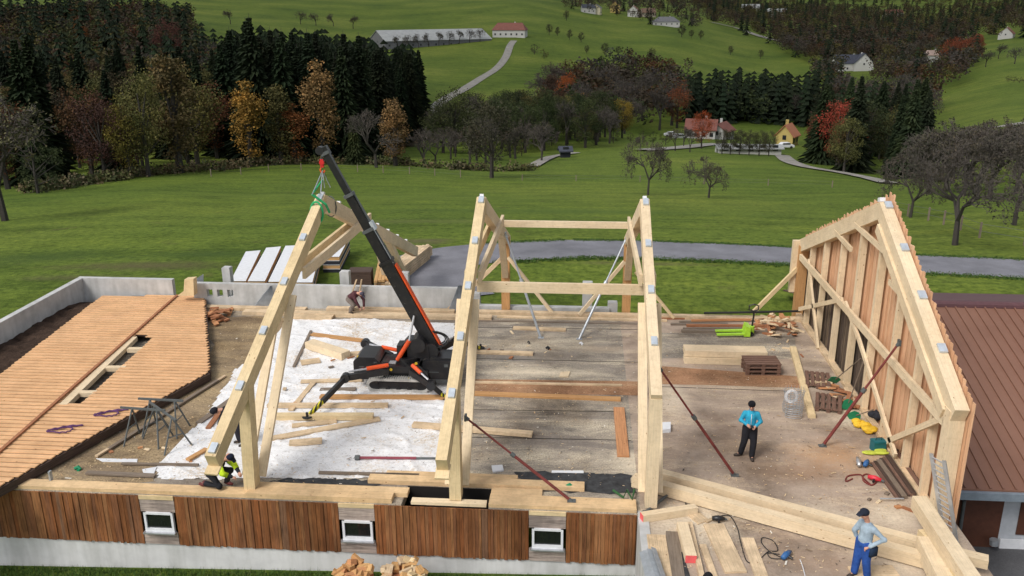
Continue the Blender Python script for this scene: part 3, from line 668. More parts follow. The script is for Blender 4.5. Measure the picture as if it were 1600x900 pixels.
if Vs:
    V = np.concatenate(Vs); F = np.concatenate(Fs); C_ = np.concatenate(Cs)
    me = bpy.data.meshes.new('far_wood'); me.vertices.add(len(V)); me.vertices.foreach_set('co', V.astype('f').ravel())
    me.loops.add(len(F)*3); me.loops.foreach_set('vertex_index', F.astype('i').ravel()); me.polygons.add(len(F))
    me.polygons.foreach_set('loop_start', np.arange(0, len(F)*3, 3, dtype='i')); me.polygons.foreach_set('loop_total', np.full(len(F), 3, 'i'))
    me.update(calc_edges=True); ca = me.color_attributes.new('Col', 'FLOAT_COLOR', 'POINT'); ca.data.foreach_set('color', C_.astype('f').ravel())
    me.materials.append(M_LEAFV); fw = bpy.data.objects.new('distant_woodland', me); COL.objects.link(fw); tag(fw, 'mass of dark and brown distant woodland covering the far valley and hillsides', 'woodland', kind='stuff')
    print('far wood faces', len(F))

# undergrowth strip along the far field edge
def scrub(name, line, n, ht, cols, label):
    V, F, C_ = [], [], []
    pts = [T(u, v) for u, v in line]
    for i in range(n):
        t = random.random()*(len(pts)-1); k = int(t); p = pts[k].lerp(pts[k+1], t-k); x = p.x+random.gauss(0, .9); y = p.y+random.gauss(0, .9); z = h(x, y)
        hh = ht*random.uniform(.4, 1.2); c = random.choice(cols)
        for _ in range(24):
            q = np.array([x, y, z])+np.array([random.gauss(0, .45), random.gauss(0, .45), random.uniform(0, hh)]); vv_, f_ = quadcloud([q], [random.uniform(.12, .28)])
            b = len(V); V += vv_; F.append(tuple(b+i_ for i_ in f_[0])); C_ += [(*c, 1)]*4
    me = bpy.data.meshes.new(name); me.from_pydata(V, [], F); ca = me.color_attributes.new('Col', 'FLOAT_COLOR', 'POINT'); ca.data.foreach_set('color', np.array(C_, 'f').ravel()); me.materials.append(M_LEAFV)
    o = bpy.data.objects.new(name, me); COL.objects.link(o); tag(o, label, 'undergrowth', kind='stuff')
scrub('undergrowth', [(60, 301), (120, 290), (200, 278), (300, 268), (400, 259), (560, 256), (700, 264), (830, 266)], 420, 1.3, [(.075, .08, .03), (.11, .085, .045), (.05, .06, .025), (.12, .10, .06)], 'brown and green undergrowth along the far edge of the field')

# ================================================================== FAR BUILDINGS
M_WALLW = plain('white_render', (.50, .49, .47), .9, 0, .06); M_WALLY = plain('yellow_render', (.48, .37, .13), .9, 0, .06); M_ROOFR = plain('red_tiles', (.19, .075, .058), .85, 0, .2, 1)
M_ROOFG = plain('grey_tiles', (.14, .14, .15), .85, 0, .2, 1); M_ROOFD = plain('dark_blue_tiles', (.045, .05, .07), .8, 0, .2, 1); M_ROOFP = plain('pale_fibre_roof', (.33, .34, .34), .8, 0, .15, .5); M_DW = plain('dark_window', (.02, .022, .025), .3)
def house(p, L, W, wh, rh, rot, wall, roof, label, cat='house', name='farm_house', nwin=4, over=.5, chimney=True, hip=0.0, rows=1):
    p = Vector(p); t = thing(name, (p.x, p.y, p.z), label, cat); M = Matrix.Rotation(rot, 3, 'Z')
    def P(x, y, z): q = M@Vector((x, y, 0)); return (p.x+q.x, p.y+q.y, p.z+z)
    mb = MB(); b = -1.5
    for a_, c_ in (((-L/2, -W/2), (L/2, -W/2)), ((L/2, -W/2), (L/2, W/2)), ((L/2, W/2), (-L/2, W/2)), ((-L/2, W/2), (-L/2, -W/2))):
        mb.poly([P(*a_, b), P(*c_, b), P(*c_, wh), P(*a_, wh)])
    for sx in (-1, 1):
        if hip == 0: mb.poly([P(sx*L/2, -W/2, wh), P(sx*L/2, W/2, wh), P(sx*L/2, 0, wh+rh)])
    mb.build('wall', wall, t)
    mb = MB(); lo = L/2+over; wo = W/2+over; zz = wh-over*rh/(W/2); hr = L/2+over-hip
    for sy in (-1, 1):
        q = [P(-lo, sy*wo, zz), P(lo, sy*wo, zz), P(hr, 0, wh+rh), P(-hr, 0, wh+rh)]
        mb.prism([Vector(x)+Vector((0, 0, .02)) for x in (q if sy > 0 else q)], (0, 0, .22))
    if hip:
        for sx in (-1, 1): mb.prism([P(sx*lo, -wo, zz), P(sx*lo, wo, zz), P(sx*hr, 0, wh+rh)], (0, 0, .2))
    rf = mb.build('roof', roof, t)
    if chimney:
        c = MB(); q = P(L*.15, .6, wh+rh*.8); c.beam(q, Vector(q)+Vector((0, 0, 1.7)), .7, .7); c.build('chimney', wall, rf)
    for r in range(rows):
        for i in range(nwin):
            x = -L/2+(i+.5)*L/nwin; z = 1.0+r*2.7
            for sy in (-1,):
                c = MB(); c.beam(P(x-.55, sy*(W/2+.03), z+.6), P(x+.55, sy*(W/2+.03), z+.6), .1, 1.2, up=(0, 0, 1)); c.build('window', M_DW, t)
    for sx in (-1, 1):
        c = MB(); c.beam(P(sx*(L/2+.03), -.5, wh-.6), P(sx*(L/2+.03), .5, wh-.6), .1, 1.2); c.build('window', M_DW, t)
    return t
house(T(797, 57), 22, 11, 4.5, 4.2, R(-6), M_WALLW, M_ROOFR, 'white farmhouse with a red roof at the top of the farm track', nwin=6, hip=3)
# long low barn with a pale roof
a_, b_ = T(590, 74), T(752, 60); mid = (a_+b_)/2; L_ = (b_-a_).length; rt = math.atan2(b_.y-a_.y, b_.x-a_.x)
house((mid.x, mid.y, min(a_.z, b_.z)), L_, 30, 4.2, 6.0, rt, M_ROOFG, M_ROOFP, 'very long low barn with a pale grey roof left of the white farmhouse', 'barn', 'long_barn', nwin=14, chimney=False)
house(T(1095, 216), 9, 6.5, 3.2, 2.6, R(-12), M_WALLW, M_ROOFR, 'larger of the two white houses with red roofs in the valley', nwin=4)
house(T(1126, 217), 7, 6, 2.8, 2.2, R(60), M_WALLW, M_ROOFR, 'smaller red roofed white house with its gable to the right', nwin=3)
house(T(1229, 227), 5, 4.6, 3.0, 2.6, R(60), M_WALLY, plain('orange_tiles', (.42, .17, .09), .85), 'yellow house with an orange roof beside the field path', nwin=2)
house(T(1168, 240), 13, 5, 1.4, .4, R(3), M_WALLW, M_ROOFP, 'long low white building behind garden trees beside the field', 'building', 'low_building', nwin=5, chimney=False)
house(T(1040, 40), 24, 13, 3.6, 4.0, R(2), M_WALLW, M_ROOFG, 'white house with a wide grey hipped roof above the big meadow', nwin=5, hip=6)
house(T(919, 20), 13, 10, 5, 3, R(10), M_WALLW, M_ROOFD, 'leftmost white village house on the hilltop', nwin=3)
house(T(932, 22), 10, 9, 6, 3, R(80), plain('cream_render', (.55, .5, .36), .9), M_ROOFG, 'cream village house second from the left on the hilltop', nwin=3)
house(T(961, 20), 13, 10, 7, 4, R(85), M_WALLY, M_ROOFR, 'bright yellow village house on the hilltop', nwin=3)
house(T(990, 26), 12, 11, 6, 4.5, R(80), M_WALLW, M_ROOFR, 'white village house with a red roof right of the yellow one', nwin=3)
house(T(1012, 26), 14, 10, 4, 4, R(15), plain('tan_render', (.4, .35, .28), .9), plain('brown_tiles', (.16, .1, .07), .85), 'brown roofed village house at the right of the hilltop group', nwin=3)
house(T(1325, 110), 20, 11, 5, 5, R(4), M_WALLW, M_ROOFD, 'white house with a dark blue roof in the valley wood', nwin=4)
house(T(1346, 110), 12, 12, 5, 6, R(85), M_WALLW, M_ROOFD, 'white gable house with a dark roof joined right of the blue roofed one', nwin=3)
house(T(1456, 97), 11, 9, 5, 3, R(5), M_WALLW, plain('pale_red_tiles', (.35, .26, .22), .85), 'small white house between yellow and red trees on the right', nwin=3)
house(T(1572, 60), 15, 11, 4, 5, R(60), M_WALLW, M_ROOFR, 'white house on the far right hillside', nwin=2)
for u, v, lab in ((1212, 26, 'left one of the tiny white houses far in the valley'), (1172, 18, 'tiny white hall at the far end of the valley'), (1395, 26, 'tiny red roofed farm on the far hillside')):
    house(T(u, v), 34, 18, 7, 6, R(5), M_WALLW, M_ROOFR if u > 1300 else M_ROOFP, lab, nwin=6, chimney=False)
house(T(883, 246), 1.8, 1.6, 1.5, .5, R(10), M_DARKBAG, M_ROOFD, 'small dark shed with a dark roof beside the hedge', 'shed', 'field_shed', nwin=1, chimney=False)
# parked vehicles by the valley houses
def car(p, rot, col, label):
    p = Vector(p); t = thing('parked_car', p, label, 'car'); M = Matrix.Rotation(rot, 3, 'Z')
    def q(x, y, z): a = M@Vector((x, y, 0)); return Vector((p.x+a.x, p.y+a.y, p.z+z+.35))
    prof = [(-2.1, .2), (-2.1, .75), (-1.3, .85), (-.8, 1.3), (.9, 1.3), (1.4, .8), (2.1, .7), (2.15, .2)]
    mb = MB(); mb.prism([q(x, -.85, z) for x, z in prof], M@Vector((0, 1.7, 0))); mb.build('body', col, t)
    for x in (-1.3, 1.3):
        for s_ in (-1, 1):
            mb = MB(); mb.tube([q(x, s_*.7, .2), q(x, s_*.9, .2)], .33, 12); mb.build('wheel', M_RUBBER, t)
    mb = MB(); mb.beam(q(-.85, 0, 1.05), q(1.05, 0, 1.05), 1.74, .35); mb.build('windows', M_GLASS, t)
car(T(1226, 233), R(10), M_WHITE, 'white car parked in front of the yellow house'); car(T(1048, 214), R(5), M_WHITE, 'white car parked left of the red roofed house')
car(T(1062, 218), R(5), M_ALU, 'silver car parked between the white car and the house')
# wire fences with posts on the field
def fence(line, label, step=4.0, ht=1.0):
    pts = [T(u, v) for u, v in line]; t = thing('wire_fence', pts[0], label, 'fence'); P = []
    for a, b in zip(pts, pts[1:]):
        n = max(1, int((b-a).length/step))
        for i in range(n): q = a.lerp(b, i/n); P.append(Vector((q.x, q.y, h(q.x, q.y))))
    for p in P[:95]:
        mb = MB(); mb.beam(p-Vector((0, 0, .2)), p+Vector((0, 0, ht)), .10, .10); mb.build('post', W_OLD, t)
    mb = MB()
    for k in (.45, .9): mb.tube([p+Vector((0, 0, k*ht)) for p in P], .012, 3)
    mb.build('wire', M_STEEL, t)
fence([(816, 282), (900, 283), (1000, 284), (1100, 288), (1200, 290), (1300, 293), (1390, 300)], 'thin wire fence with posts crossing the field behind the fruit trees', 7.0, .8)
fence([(1390, 330), (1450, 345), (1530, 372), (1600, 384), (1640, 390)], 'wire fence on thin posts behind the lane at the right', 3)
fence([(330, 276), (420, 268), (520, 266), (640, 272), (760, 280)], 'wire fence along the far left edge of the field', 3.5)
# ================================================================== BARN UNDER CONSTRUCTION: cellar walls and floor
def floor_mat(name, base, dust, amt, grain=.6, spots=()):
    n = N(name); a = n.noise(n.world(), .7, 7, .65); c = n.ramp(a, [(.3, g3(base, .62)), (.5, base), (.7, g3(base, 1.25))])
    d = n.noise(n.world((.45, 1.7, 1)), .6, 8, .78, .6); f = n.ramp(d, [(amt, (0, 0, 0)), (amt+.16, (1, 1, 1))])
    sp_ = n.ramp(n.noise(n.world(), 22, 4, .8), [(.40, (.15,)*3), (.62, (1, 1, 1))]); f2 = n.mix(1, f, sp_, 'MULTIPLY')
    c = n.mix(f2, c, dust)
    specks = n.ramp(n.noise(n.world(), 15, 5, .85), [(.55, (0,)*3), (.64, (1,)*3)]); c = n.mix(n.mix(1, specks, (grain,)*3, 'MULTIPLY'), c, g3(dust, 1.2))
    dks = n.ramp(n.noise(n.world((1, 1, 2)), 11, 5, .85), [(.38, (.55, .5, .45)), (.47, (1,)*3)]); c = n.mix(grain+.1, c, dks, 'MULTIPLY')
    dk = n.ramp(n.noise(n.world((1, 1, 1)), .33, 5, .6), [(.36, (.55, .5, .46)), (.52, (1, 1, 1))]); c = n.mix(.8, c, dk, 'MULTIPLY')
    for (cx, cy, rx, ry, colr_, k) in spots:          # spilled sawdust and wet stains lying where they fell
        mp = n.n('ShaderNodeMapping'); mp.vector_type = 'POINT'; mp.inputs['Location'].default_value = (-cx/rx, -cy/ry, 0); mp.inputs['Scale'].default_value = (1/rx, 1/ry, 0)
        g = n.n('ShaderNodeNewGeometry'); n.l(g.outputs['Position'], mp.inputs[0]); ln = n.n('ShaderNodeVectorMath', operation='LENGTH'); n.l(mp.outputs[0], ln.inputs[0])
        ad = n.n('ShaderNodeMath', operation='ADD'); mu = n.n('ShaderNodeMath', operation='MULTIPLY'); n.l(n.noise(n.world((1, 1, 0)), 1.3, 7, .75), mu.inputs[0]); mu.inputs[1].default_value = 1.5
        n.l(ln.outputs['Value'], ad.inputs[0]); n.l(mu.outputs[0], ad.inputs[1]); f = n.ramp(ad.outputs[0], [(.0, (k,)*3), (.5, (k,)*3), (.99, (0,)*3)])
        rr = n.n('ShaderNodeMapRange'); rr.inputs['From Min'].default_value = .9; rr.inputs['From Max'].default_value = 1.75; rr.inputs['To Min'].default_value = k; rr.inputs['To Max'].default_value = 0
        n.l(ad.outputs[0], rr.inputs['Value']); gr_ = n.ramp(n.noise(n.world(), 13, 5, .8), [(.36, (.35,)*3), (.56, (1,)*3)]); mm_ = n.n('ShaderNodeMath', operation='MULTIPLY'); n.l(rr.outputs[0], mm_.inputs[0]); n.l(gr_, mm_.inputs[1])
        c = n.mix(mm_.outputs[0], c, colr_)
    n.col(c); n.bump(n.noise(n.world(), 18, 5, .7), .35, .02); return n.fin(.9, 0, .2)
def S_(u, v, rx, ry, c, k=.85): p = G(u, v); return (p.x, p.y, rx, ry, c, k)
PALE_D, BRN_D, ORG_D = (.70, .60, .45), (.27, .16, .09), (.46, .27, .14)
M_DECK = floor_mat('grey_deck_with_sawdust', (.235, .205, .172), (.66, .57, .42), .46, .42, [S_(850, 582, 2.3, .45, PALE_D), S_(760, 600, 1.2, .3, PALE_D), S_(990, 725, .8, 1.0, PALE_D), S_(900, 690, 2.2, .8, (.17, .145, .13), .7), S_(800, 560, 2, .5, (.16, .15, .14), .6), S_(940, 545, 1.4, .5, (.45, .35, .24), .6)])
M_DECKB = floor_mat('brown_screed_with_sawdust', (.36, .285, .225), (.66, .53, .37), .49, .26, [S_(1310, 715, 1.9, 1.3, ORG_D, .8), S_(1260, 740, 1.6, .8, BRN_D, .6), S_(1080, 820, 1.4, 1.6, PALE_D, .9), S_(1230, 800, 2.2, .7, PALE_D, .8), S_(1395, 810, 1.0, .8, PALE_D, .9), S_(1050, 620, .7, 1.6, PALE_D, .7), S_(1100, 585, 1.6, .5, ORG_D, .6), S_(1330, 655, .9, .9, PALE_D, .8), S_(1160, 545, 2.4, 1.0, (.20, .18, .165), .75), S_(1240, 600, 1.2, .6, PALE_D, .6), S_(1300, 880, 1.4, .7, BRN_D, .4), S_(1400, 880, 1.2, 1.0, PALE_D, .7)])
M_DIRT = floor_mat('sawdust_and_dirt', (.20, .15, .10), (.48, .36, .20), .40)
M_OSB = floor_mat('reddish_deck_boards', (.33, .18, .10), (.50, .36, .22), .5)
M_SOIL = N('dark_soil'); _a = M_SOIL.noise(M_SOIL.world(), 2.5, 8, .7); M_SOIL.col(M_SOIL.ramp(_a, [(.3, (.022, .014, .010)), (.7, (.085, .055, .04))])); M_SOIL.bump(M_SOIL.noise(M_SOIL.world(), 6, 6, .7), .8, .1); M_SOIL = M_SOIL.fin(.98, 0, .1)
barn = thing('unfinished_barn', (-10, 19.5, -2.2), 'ground storey of a barn under construction with brown board cladding and three small windows', 'building')
HX0, HX1 = -4.5, -2.24      # open slot in the deck edge
mb = MB()
def sheet(mb, x0, y0, x1, y1, z, t=.25):
    mb.prism([(x0, y0, z), (x1, y0, z), (x1, y1, z), (x0, y1, z)][::-1], (0, 0, -t))
sheet(mb, -23, 20.46, 1.62, 34.45, 0); sheet(mb, -23, 19.53, HX0, 20.46, 0); sheet(mb, HX1, 19.53, 1.62, 20.46, 0)
mb.build('deck_slab', M_DECK, barn)
mb = MB(); sheet(mb, 1.62, 11.5, 9.35, 34.45, 0, .3); mb.build('floor_slab', M_DECKB, barn)
mb = MB(); mb.poly([(HX0, 19.55, -.75), (HX1, 19.55, -.75), (HX1, 20.5, -.75), (HX0, 20.5, -.75)]); mb.poly([(HX0, 20.455, -.75), (HX1, 20.455, -.75), (HX1, 20.455, -.005), (HX0, 20.455, -.005)]); mb.build('slot_shade_lining', M_VOID, barn)  # near-black lining puts the shade inside the open slot into its colour
# plinth and the concrete side wall running towards the camera
mb = MB(); mb.box((-12.2, 19.75, -2.25), (27.5, .42, 1.5)); mb.build('plinth', M_PLINTH, barn)
mb = MB(); mb.prism([(1.545, 11.5, .03), (1.80, 11.5, .03), (1.80, 19.62, .03), (1.545, 19.62, .03)][::-1], (0, 0, -3.4)); mb.build('side_wall', M_CONC, barn)
# cladding boards, one run per wall field, windows between
WINX = [-11.52, -6.16, -1.21]; WW = .96
runs = [(-26.0, WINX[0]), (WINX[0]+WW, WINX[1]), (WINX[1]+WW, WINX[2]), (WINX[2]+WW, 1.53)]
for a, b in runs:
    mb = MB(); x = a
    while x < b-.01:
        wd = min(random.choice((.075, .10, .12, .09)), b-x); dep = random.choice((.03, .042, .05)); zb = -1.49+random.uniform(-.018, .02)
        mb.beam((x+wd/2, 19.53-dep/2, zb), (x+wd/2, 19.53-dep/2, -.035), dep, wd-.006, up=(1, 0, 0)); x += wd
    mb.build('board_cladding', M_CLAD, barn)
M_GREYB = cladding('bleached_grey_boards', [(.36, .31, .28), (.44, .38, .35), (.32, .27, .24)])
for x in WINX:
    mb = MB(); mb.box((x+WW/2, 19.50, -.07), (WW-.02, .05, .11)); mb.build('window_header', W_YEL, barn)
    mb = MB()
    for k in range(3): mb.box((x+WW/2, 19.51, -.19-k*.125), (WW-.02, .03, .12))
    mb.build('window_panel_boards', M_GREYB, barn); mb = MB()
    for k in range(3): mb.box((x+WW/2, 19.51, -1.175-k*.125), (WW-.02, .03, .12))
    mb.build('window_panel_boards', M_GREYB, barn)
    mb = MB(); x0, x1, z0, z1 = x+.09, x+WW-.07, -1.08, -.50; f = .06
    for c, s in (((x0+f/2, 19.49, (z0+z1)/2), (f, .08, z1-z0)), ((x1-f/2, 19.49, (z0+z1)/2), (f, .08, z1-z0)), (((x0+x1)/2, 19.488, z1-f/2), (x1-x0-.001, .08, f)), (((x0+x1)/2, 19.488, z0+f/2+.015), (x1-x0-.001, .084, f+.04))):
        mb.prism([(c[0]-s[0]/2, c[1]-s[1]/2, c[2]-s[2]/2), (c[0]+s[0]/2, c[1]-s[1]/2, c[2]-s[2]/2), (c[0]+s[0]/2, c[1]-s[1]/2, c[2]+s[2]/2), (c[0]-s[0]/2, c[1]-s[1]/2, c[2]+s[2]/2)], (0, s[1], 0))
    fr = mb.build('window', M_WHITE, barn)
    mb = MB(); mb.poly([(x0+f, 19.50, z0+f), (x1-f, 19.50, z0+f), (x1-f, 19.50, z1-f), (x0+f, 19.50, z1-f)]); mb.build('pane', M_GLASS, fr)
    mb = MB(); mb.box(((x0+x1)/2, 19.435, z0-.015), (x1-x0+.08, .14, .035)); mb.build('sill', M_ALU, fr)
# sill timbers round the deck edge
def lay(name, p0, p1, wd, ht, mat, parent=None, label=None, cat='plank', group=None, z=.0, lift=.004):
    """timber lying on the floor; p0/p1: photo pixels of the middle of its top face"""
    a = G(*p0, z+ht+lift); b = G(*p1, z+ht+lift); mb = MB(); mb.beam(a, b, wd, ht, off=-.5)
    c = (a+b)/2; o = mb.build(name, mat, parent, base=None if parent else (c.x, c.y, z)); tag(o, label, cat if not parent else None, group); return o
M_SILLW = W_YEL
for a, b, y, w_, hh in ((-16.0, -7.9, 19.72, .36, .10), (-8.6, -4.75, 19.70, .33, .14), (-8.6, -4.4, 20.02, .30, .12), (-5.6, .2, 20.64, .32, .12), (-5.2, -1.6, 20.95, .28, .08), (-2.24, 1.52, 19.80, .50, .10), (-2.24, -.9, 20.26, .38, .06)):
    mb = MB(); mb.beam((a, y, hh/2+.004), (b, y, hh/2+.004), w_, hh); mb.build('sill_timber', W_SILL, barn)
mb = MB(); mb.beam((-4.25, 19.66, .04), (-2.3, 19.66, .04), .22, .08); mb.build('sill_timber', W_PALE, barn)
for a, b, y, w_, hh in ((-16.2, -11.5, 34.1, .35, .12), (-14, -3.6, 33.6, .4, .14), (-5.0, 9.0, 34.25, .30, .14), (-3.4, 3.5, 33.85, .16, .07), (-10.6, -5.2, 34.1, .3, .2)):
    mb = MB(); mb.beam((a, y, hh/2+.004), (b, y, hh/2+.004), w_, hh); mb.build('rear_sill_timber', W_PLANK, barn)
# zones of loose dirt and boards lying flush on the deck
def patch(name, pts, mat, z, parent, jag=.12, n=5):
    P = [G(u, v, z) for u, v in pts]; Q = []
    for i, a in enumerate(P):
        b = P[(i+1) % len(P)]
        for k in range(n): q = a.lerp(b, k/n); Q.append((q.x+random.uniform(-jag, jag)*(k > 0), q.y+random.uniform(-jag, jag)*(k > 0), z))
    area = sum(Q[i][0]*Q[(i+1) % len(Q)][1]-Q[(i+1) % len(Q)][0]*Q[i][1] for i in range(len(Q)))
    mb = MB(); mb.poly(Q if area > 0 else Q[::-1]); return mb.build(name, mat, parent)
patch('dirt_layer', [(0, 765), (240, 752), (300, 690), (420, 560), (455, 498), (325, 492), (330, 580), (180, 660), (0, 760)], M_DIRT, .006, barn, .2)
patch('worn_boards', [(737, 592), (1000, 596), (1000, 618), (735, 614)], M_OSB, .006, barn, .05)
patch('worn_boards', [(1032, 572), (1245, 588), (1255, 606), (1030, 600)], M_OSB, .006, barn, .05)
patch('grey_boards', [(1030, 520), (1240, 520), (1250, 560), (1030, 560)], M_DECK, .007, barn, .1)
for a, b in (((737, 683), (986, 688)), ((738, 511), (1000, 515)), ((1032, 604), (1252, 612)), ((737, 640), (968, 643)), ((738, 560), (1000, 566))):
    mb = MB(); mb.beam(G(*a, .008), G(*b, .008), .018, .008); mb.build('floor_joint', M_VOID, barn)
M_TAR = plain('black_roofing_felt', (.035, .036, .038), .85, 0, .6, 5)
def felt(pts, label):
    o = patch('roofing_felt', pts, M_TAR, .012, None, .10, 7); 
    tag(o, label, 'roofing felt')
felt([(412, 752), (470, 746), (540, 748), (592, 752), (592, 764), (470, 760)], 'black roofing felt strip showing under the front edge of the white membrane')
felt([(806, 737), (900, 737), (985, 742), (996, 770), (900, 769), (815, 764)], 'larger black felt strip with sawdust right of the red prop foot')
# membrane
def membrane():
    P = [(455, 497), (520, 500), (560, 497), (640, 503), (712, 505), (712, 560), (705, 620), (700, 700), (695, 742), (590, 748), (480, 750), (410, 747), (330, 752), (245, 748), (240, 735), (280, 690), (320, 650), (365, 580), (415, 540)]
    W = [G(u, v) for u, v in P]; xs = [p.x for p in W]; ys = [p.y for p in W]
    E = []
    for i, a in enumerate(W):
        b = W[(i+1) % len(W)]
        for k in range(4): q = a.lerp(b, k/4); E.append((q.x+random.gauss(0, .02), q.y+random.gauss(0, .02)))
    st = .07; nx = int((max(xs)-min(xs))/st)+2; ny = int((max(ys)-min(ys))/st)+2
    from mathutils import noise as mn
    V = []; idx = {}; F = []
    def zf(x, y):
        r = abs(mn.noise(Vector((x*.55+y*.35, y*.9, 1)))); r2 = abs(mn.noise(Vector((x*2.1, y*1.6, 5)))); return .010+.045*max(0, .09-r)/.09+.014*max(0, .10-r2)/.10
    for i in range(nx):
        for j in range(ny):
            x = min(xs)+i*st; y = min(ys)+j*st
            if inpoly(x, y, E): idx[i, j] = len(V); V.append((x, y, zf(x, y)))
    for (i, j), k in idx.items():
        if (i+1, j) in idx and (i+1, j+1) in idx and (i, j+1) in idx: F.append((k, idx[i+1, j], idx[i+1, j+1], idx[i, j+1]))
    n = N('white_membrane'); w1 = n.noise(n.world((1, 1, 0)), 1.6, 6, .7, 1.2); cc = n.ramp(w1, [(.35, (.70, .70, .705)), (.5, (.77, .77, .775)), (.7, (.80, .80, .805))])
    d = n.ramp(n.noise(n.world((1, 1, 0)), .42, 7, .75), [(.50, (0, 0, 0)), (.64, (1, 1, 1))]); s_ = n.ramp(n.noise(n.world(), 11, 5, .85), [(.45, (0, 0, 0)), (.56, (1, 1, 1))])
    cc = n.mix(n.mix(1, d, s_, 'MULTIPLY'), cc, (.52, .40, .26)); s2 = n.ramp(n.noise(n.world((1, 1.8, 1)), 6, 7, .88, 1.5), [(.54, (0, 0, 0)), (.59, (.85,)*3)]); cc = n.mix(s2, cc, (.36, .34, .32))
    n.col(cc); n.bump(n.noise(n.world(), 4, 6, .7, 1.5), .5, .04); mt = n.fin(.6, 0, .3)
    me = bpy.data.meshes.new('membrane'); b = G(500, 640); me.from_pydata([(x-b.x, y-b.y, z) for x, y, z in V], [], F); me.materials.append(mt); me.polygons.foreach_set('use_smooth', [True]*len(F))
    o = bpy.data.objects.new('membrane_sheet', me); COL.objects.link(o); o.location = (b.x, b.y, 0); tag(o, 'crumpled white membrane sheet sprinkled with sawdust under the crane', 'membrane')
membrane()

# ------------------------------------------------------------------ concrete walls behind and beside the barn
def cwall(name, x0, y0, x1, y1, z1, z0, th, label, holes=None):
    t = thing(name, (x0, y0, z0), label, 'wall'); mb = MB()
    if not holes: mb.beam((x0, y0, (z0+z1)/2), (x1, y1, (z0+z1)/2), th, z1-z0)
    else:
        xs = [x0]+[q for hx in holes for q in hx[:2]]+[x1]; hz0, hz1 = .42, .74
        mb.beam((x0, y0, (z0+hz0)/2), (x1, y1, (z0+hz0)/2), th, hz0-z0); mb.beam((x0, y0, (z1+hz1)/2), (x1, y1, (z1+hz1)/2), th, z1-hz1)
        for i in range(0, len(xs), 2): mb.beam((xs[i], y0, (hz0+hz1)/2), (xs[i+1], y1, (hz0+hz1)/2), th, hz1-hz0)
    mb.build('wall_body', M_CONC, t); return t
cwall('concrete_wall', -21.75, 34.9, -21.75, 21.0, 1.0, -1.8, .25, 'long light concrete wall running towards the viewer at the left of the gable panel')
cwall('concrete_wall', -21.87, 35.0, -17.6, 35.0, 1.0, -1.2, .25, 'short concrete wall behind the gable panel, forming the far left corner')
hx = [(PY(u0, 468, 34.45).x, PY(u1, 468, 34.45).x) for u0, u1 in ((324, 333), (340, 349), (356, 365))]
cwall('concrete_wall', -16.5, 34.6, -5.05, 34.6, 1.0, -1.2, .25, 'grey concrete wall with three small square openings behind the deck', hx)
cwall('low_concrete_wall', -4.9, 34.75, 1.2, 34.75, .22, -1.2, .3, 'low concrete upstand behind the two middle trusses')
for x, y, z1, wd, lab in ((PY(918, 450, 35.3).x, 35.3, PY(918, 441, 35.3).z, .42, 'tallest concrete column, rising behind the lower crossbeam'), (PY(957, 480, 34.9).x, 34.9, .42, .4, 'short concrete column left of the third truss rear post'),
                        (PY(540, 441, 35.5).x, 35.5, 1.35, .4, 'concrete column behind the wall near the crouching worker'), (PY(633, 441, 35.5).x, 35.5, 1.35, .35, 'concrete column behind the wall right of the crane boom'), (PY(357, 441, 35.6).x, 35.6, 1.4, .35, 'concrete column behind the wall near the white panel stacks'), (PY(743, 400, 35.5).x, 35.5, .5, .35, 'low concrete column behind the second truss')):
    mb = MB(); mb.beam((x, y, -1.2), (x, y, z1), wd, .35, up=(0, 1, 0)); mb.beam((x, y, z1), (x, y, z1+.02), wd-.04, .31, up=(0, 1, 0)); o = mb.build('concrete_column', M_CONC, base=(x, y, -1.2)); tag(o, lab, 'column')
def corrugated(pts, label, mat=M_ZINC):
    a, b, c, d = [Vector(p) for p in pts]; n = 34; mb = MB(); L = []
    for i in range(n+1):
        t = i/n; off = Vector((0, -.02*(i % 2), 0)); L.append((a.lerp(b, t)+off, d.lerp(c, t)+off))
    for (p, q), (r, s) in zip(L, L[1:]): mb.poly([p, r, s, q])
    o = mb.build('corrugated_sheet', mat, base=(a+b)/2); tag(o, label, 'metal sheet')
corrugated([PY(396, 479, 34.3), PY(428, 479, 34.3), PY(426, 448, 34.35), PY(423, 446, 34.35)], 'triangular corrugated metal sheet leaning on the concrete wall left of the first truss')
corrugated([PY(300, 460, 34.75), PY(318, 460, 34.75), PY(318, 428, 34.8), PY(302, 438, 34.8)], 'small upright corrugated sheet at the left end of the wall with square openings')
corrugated([PY(700, 486, 34.2), PY(722, 486, 34.2), PY(722, 446, 34.25), PY(716, 446, 34.25)], 'narrow corrugated sheet by the right end of the concrete wall')
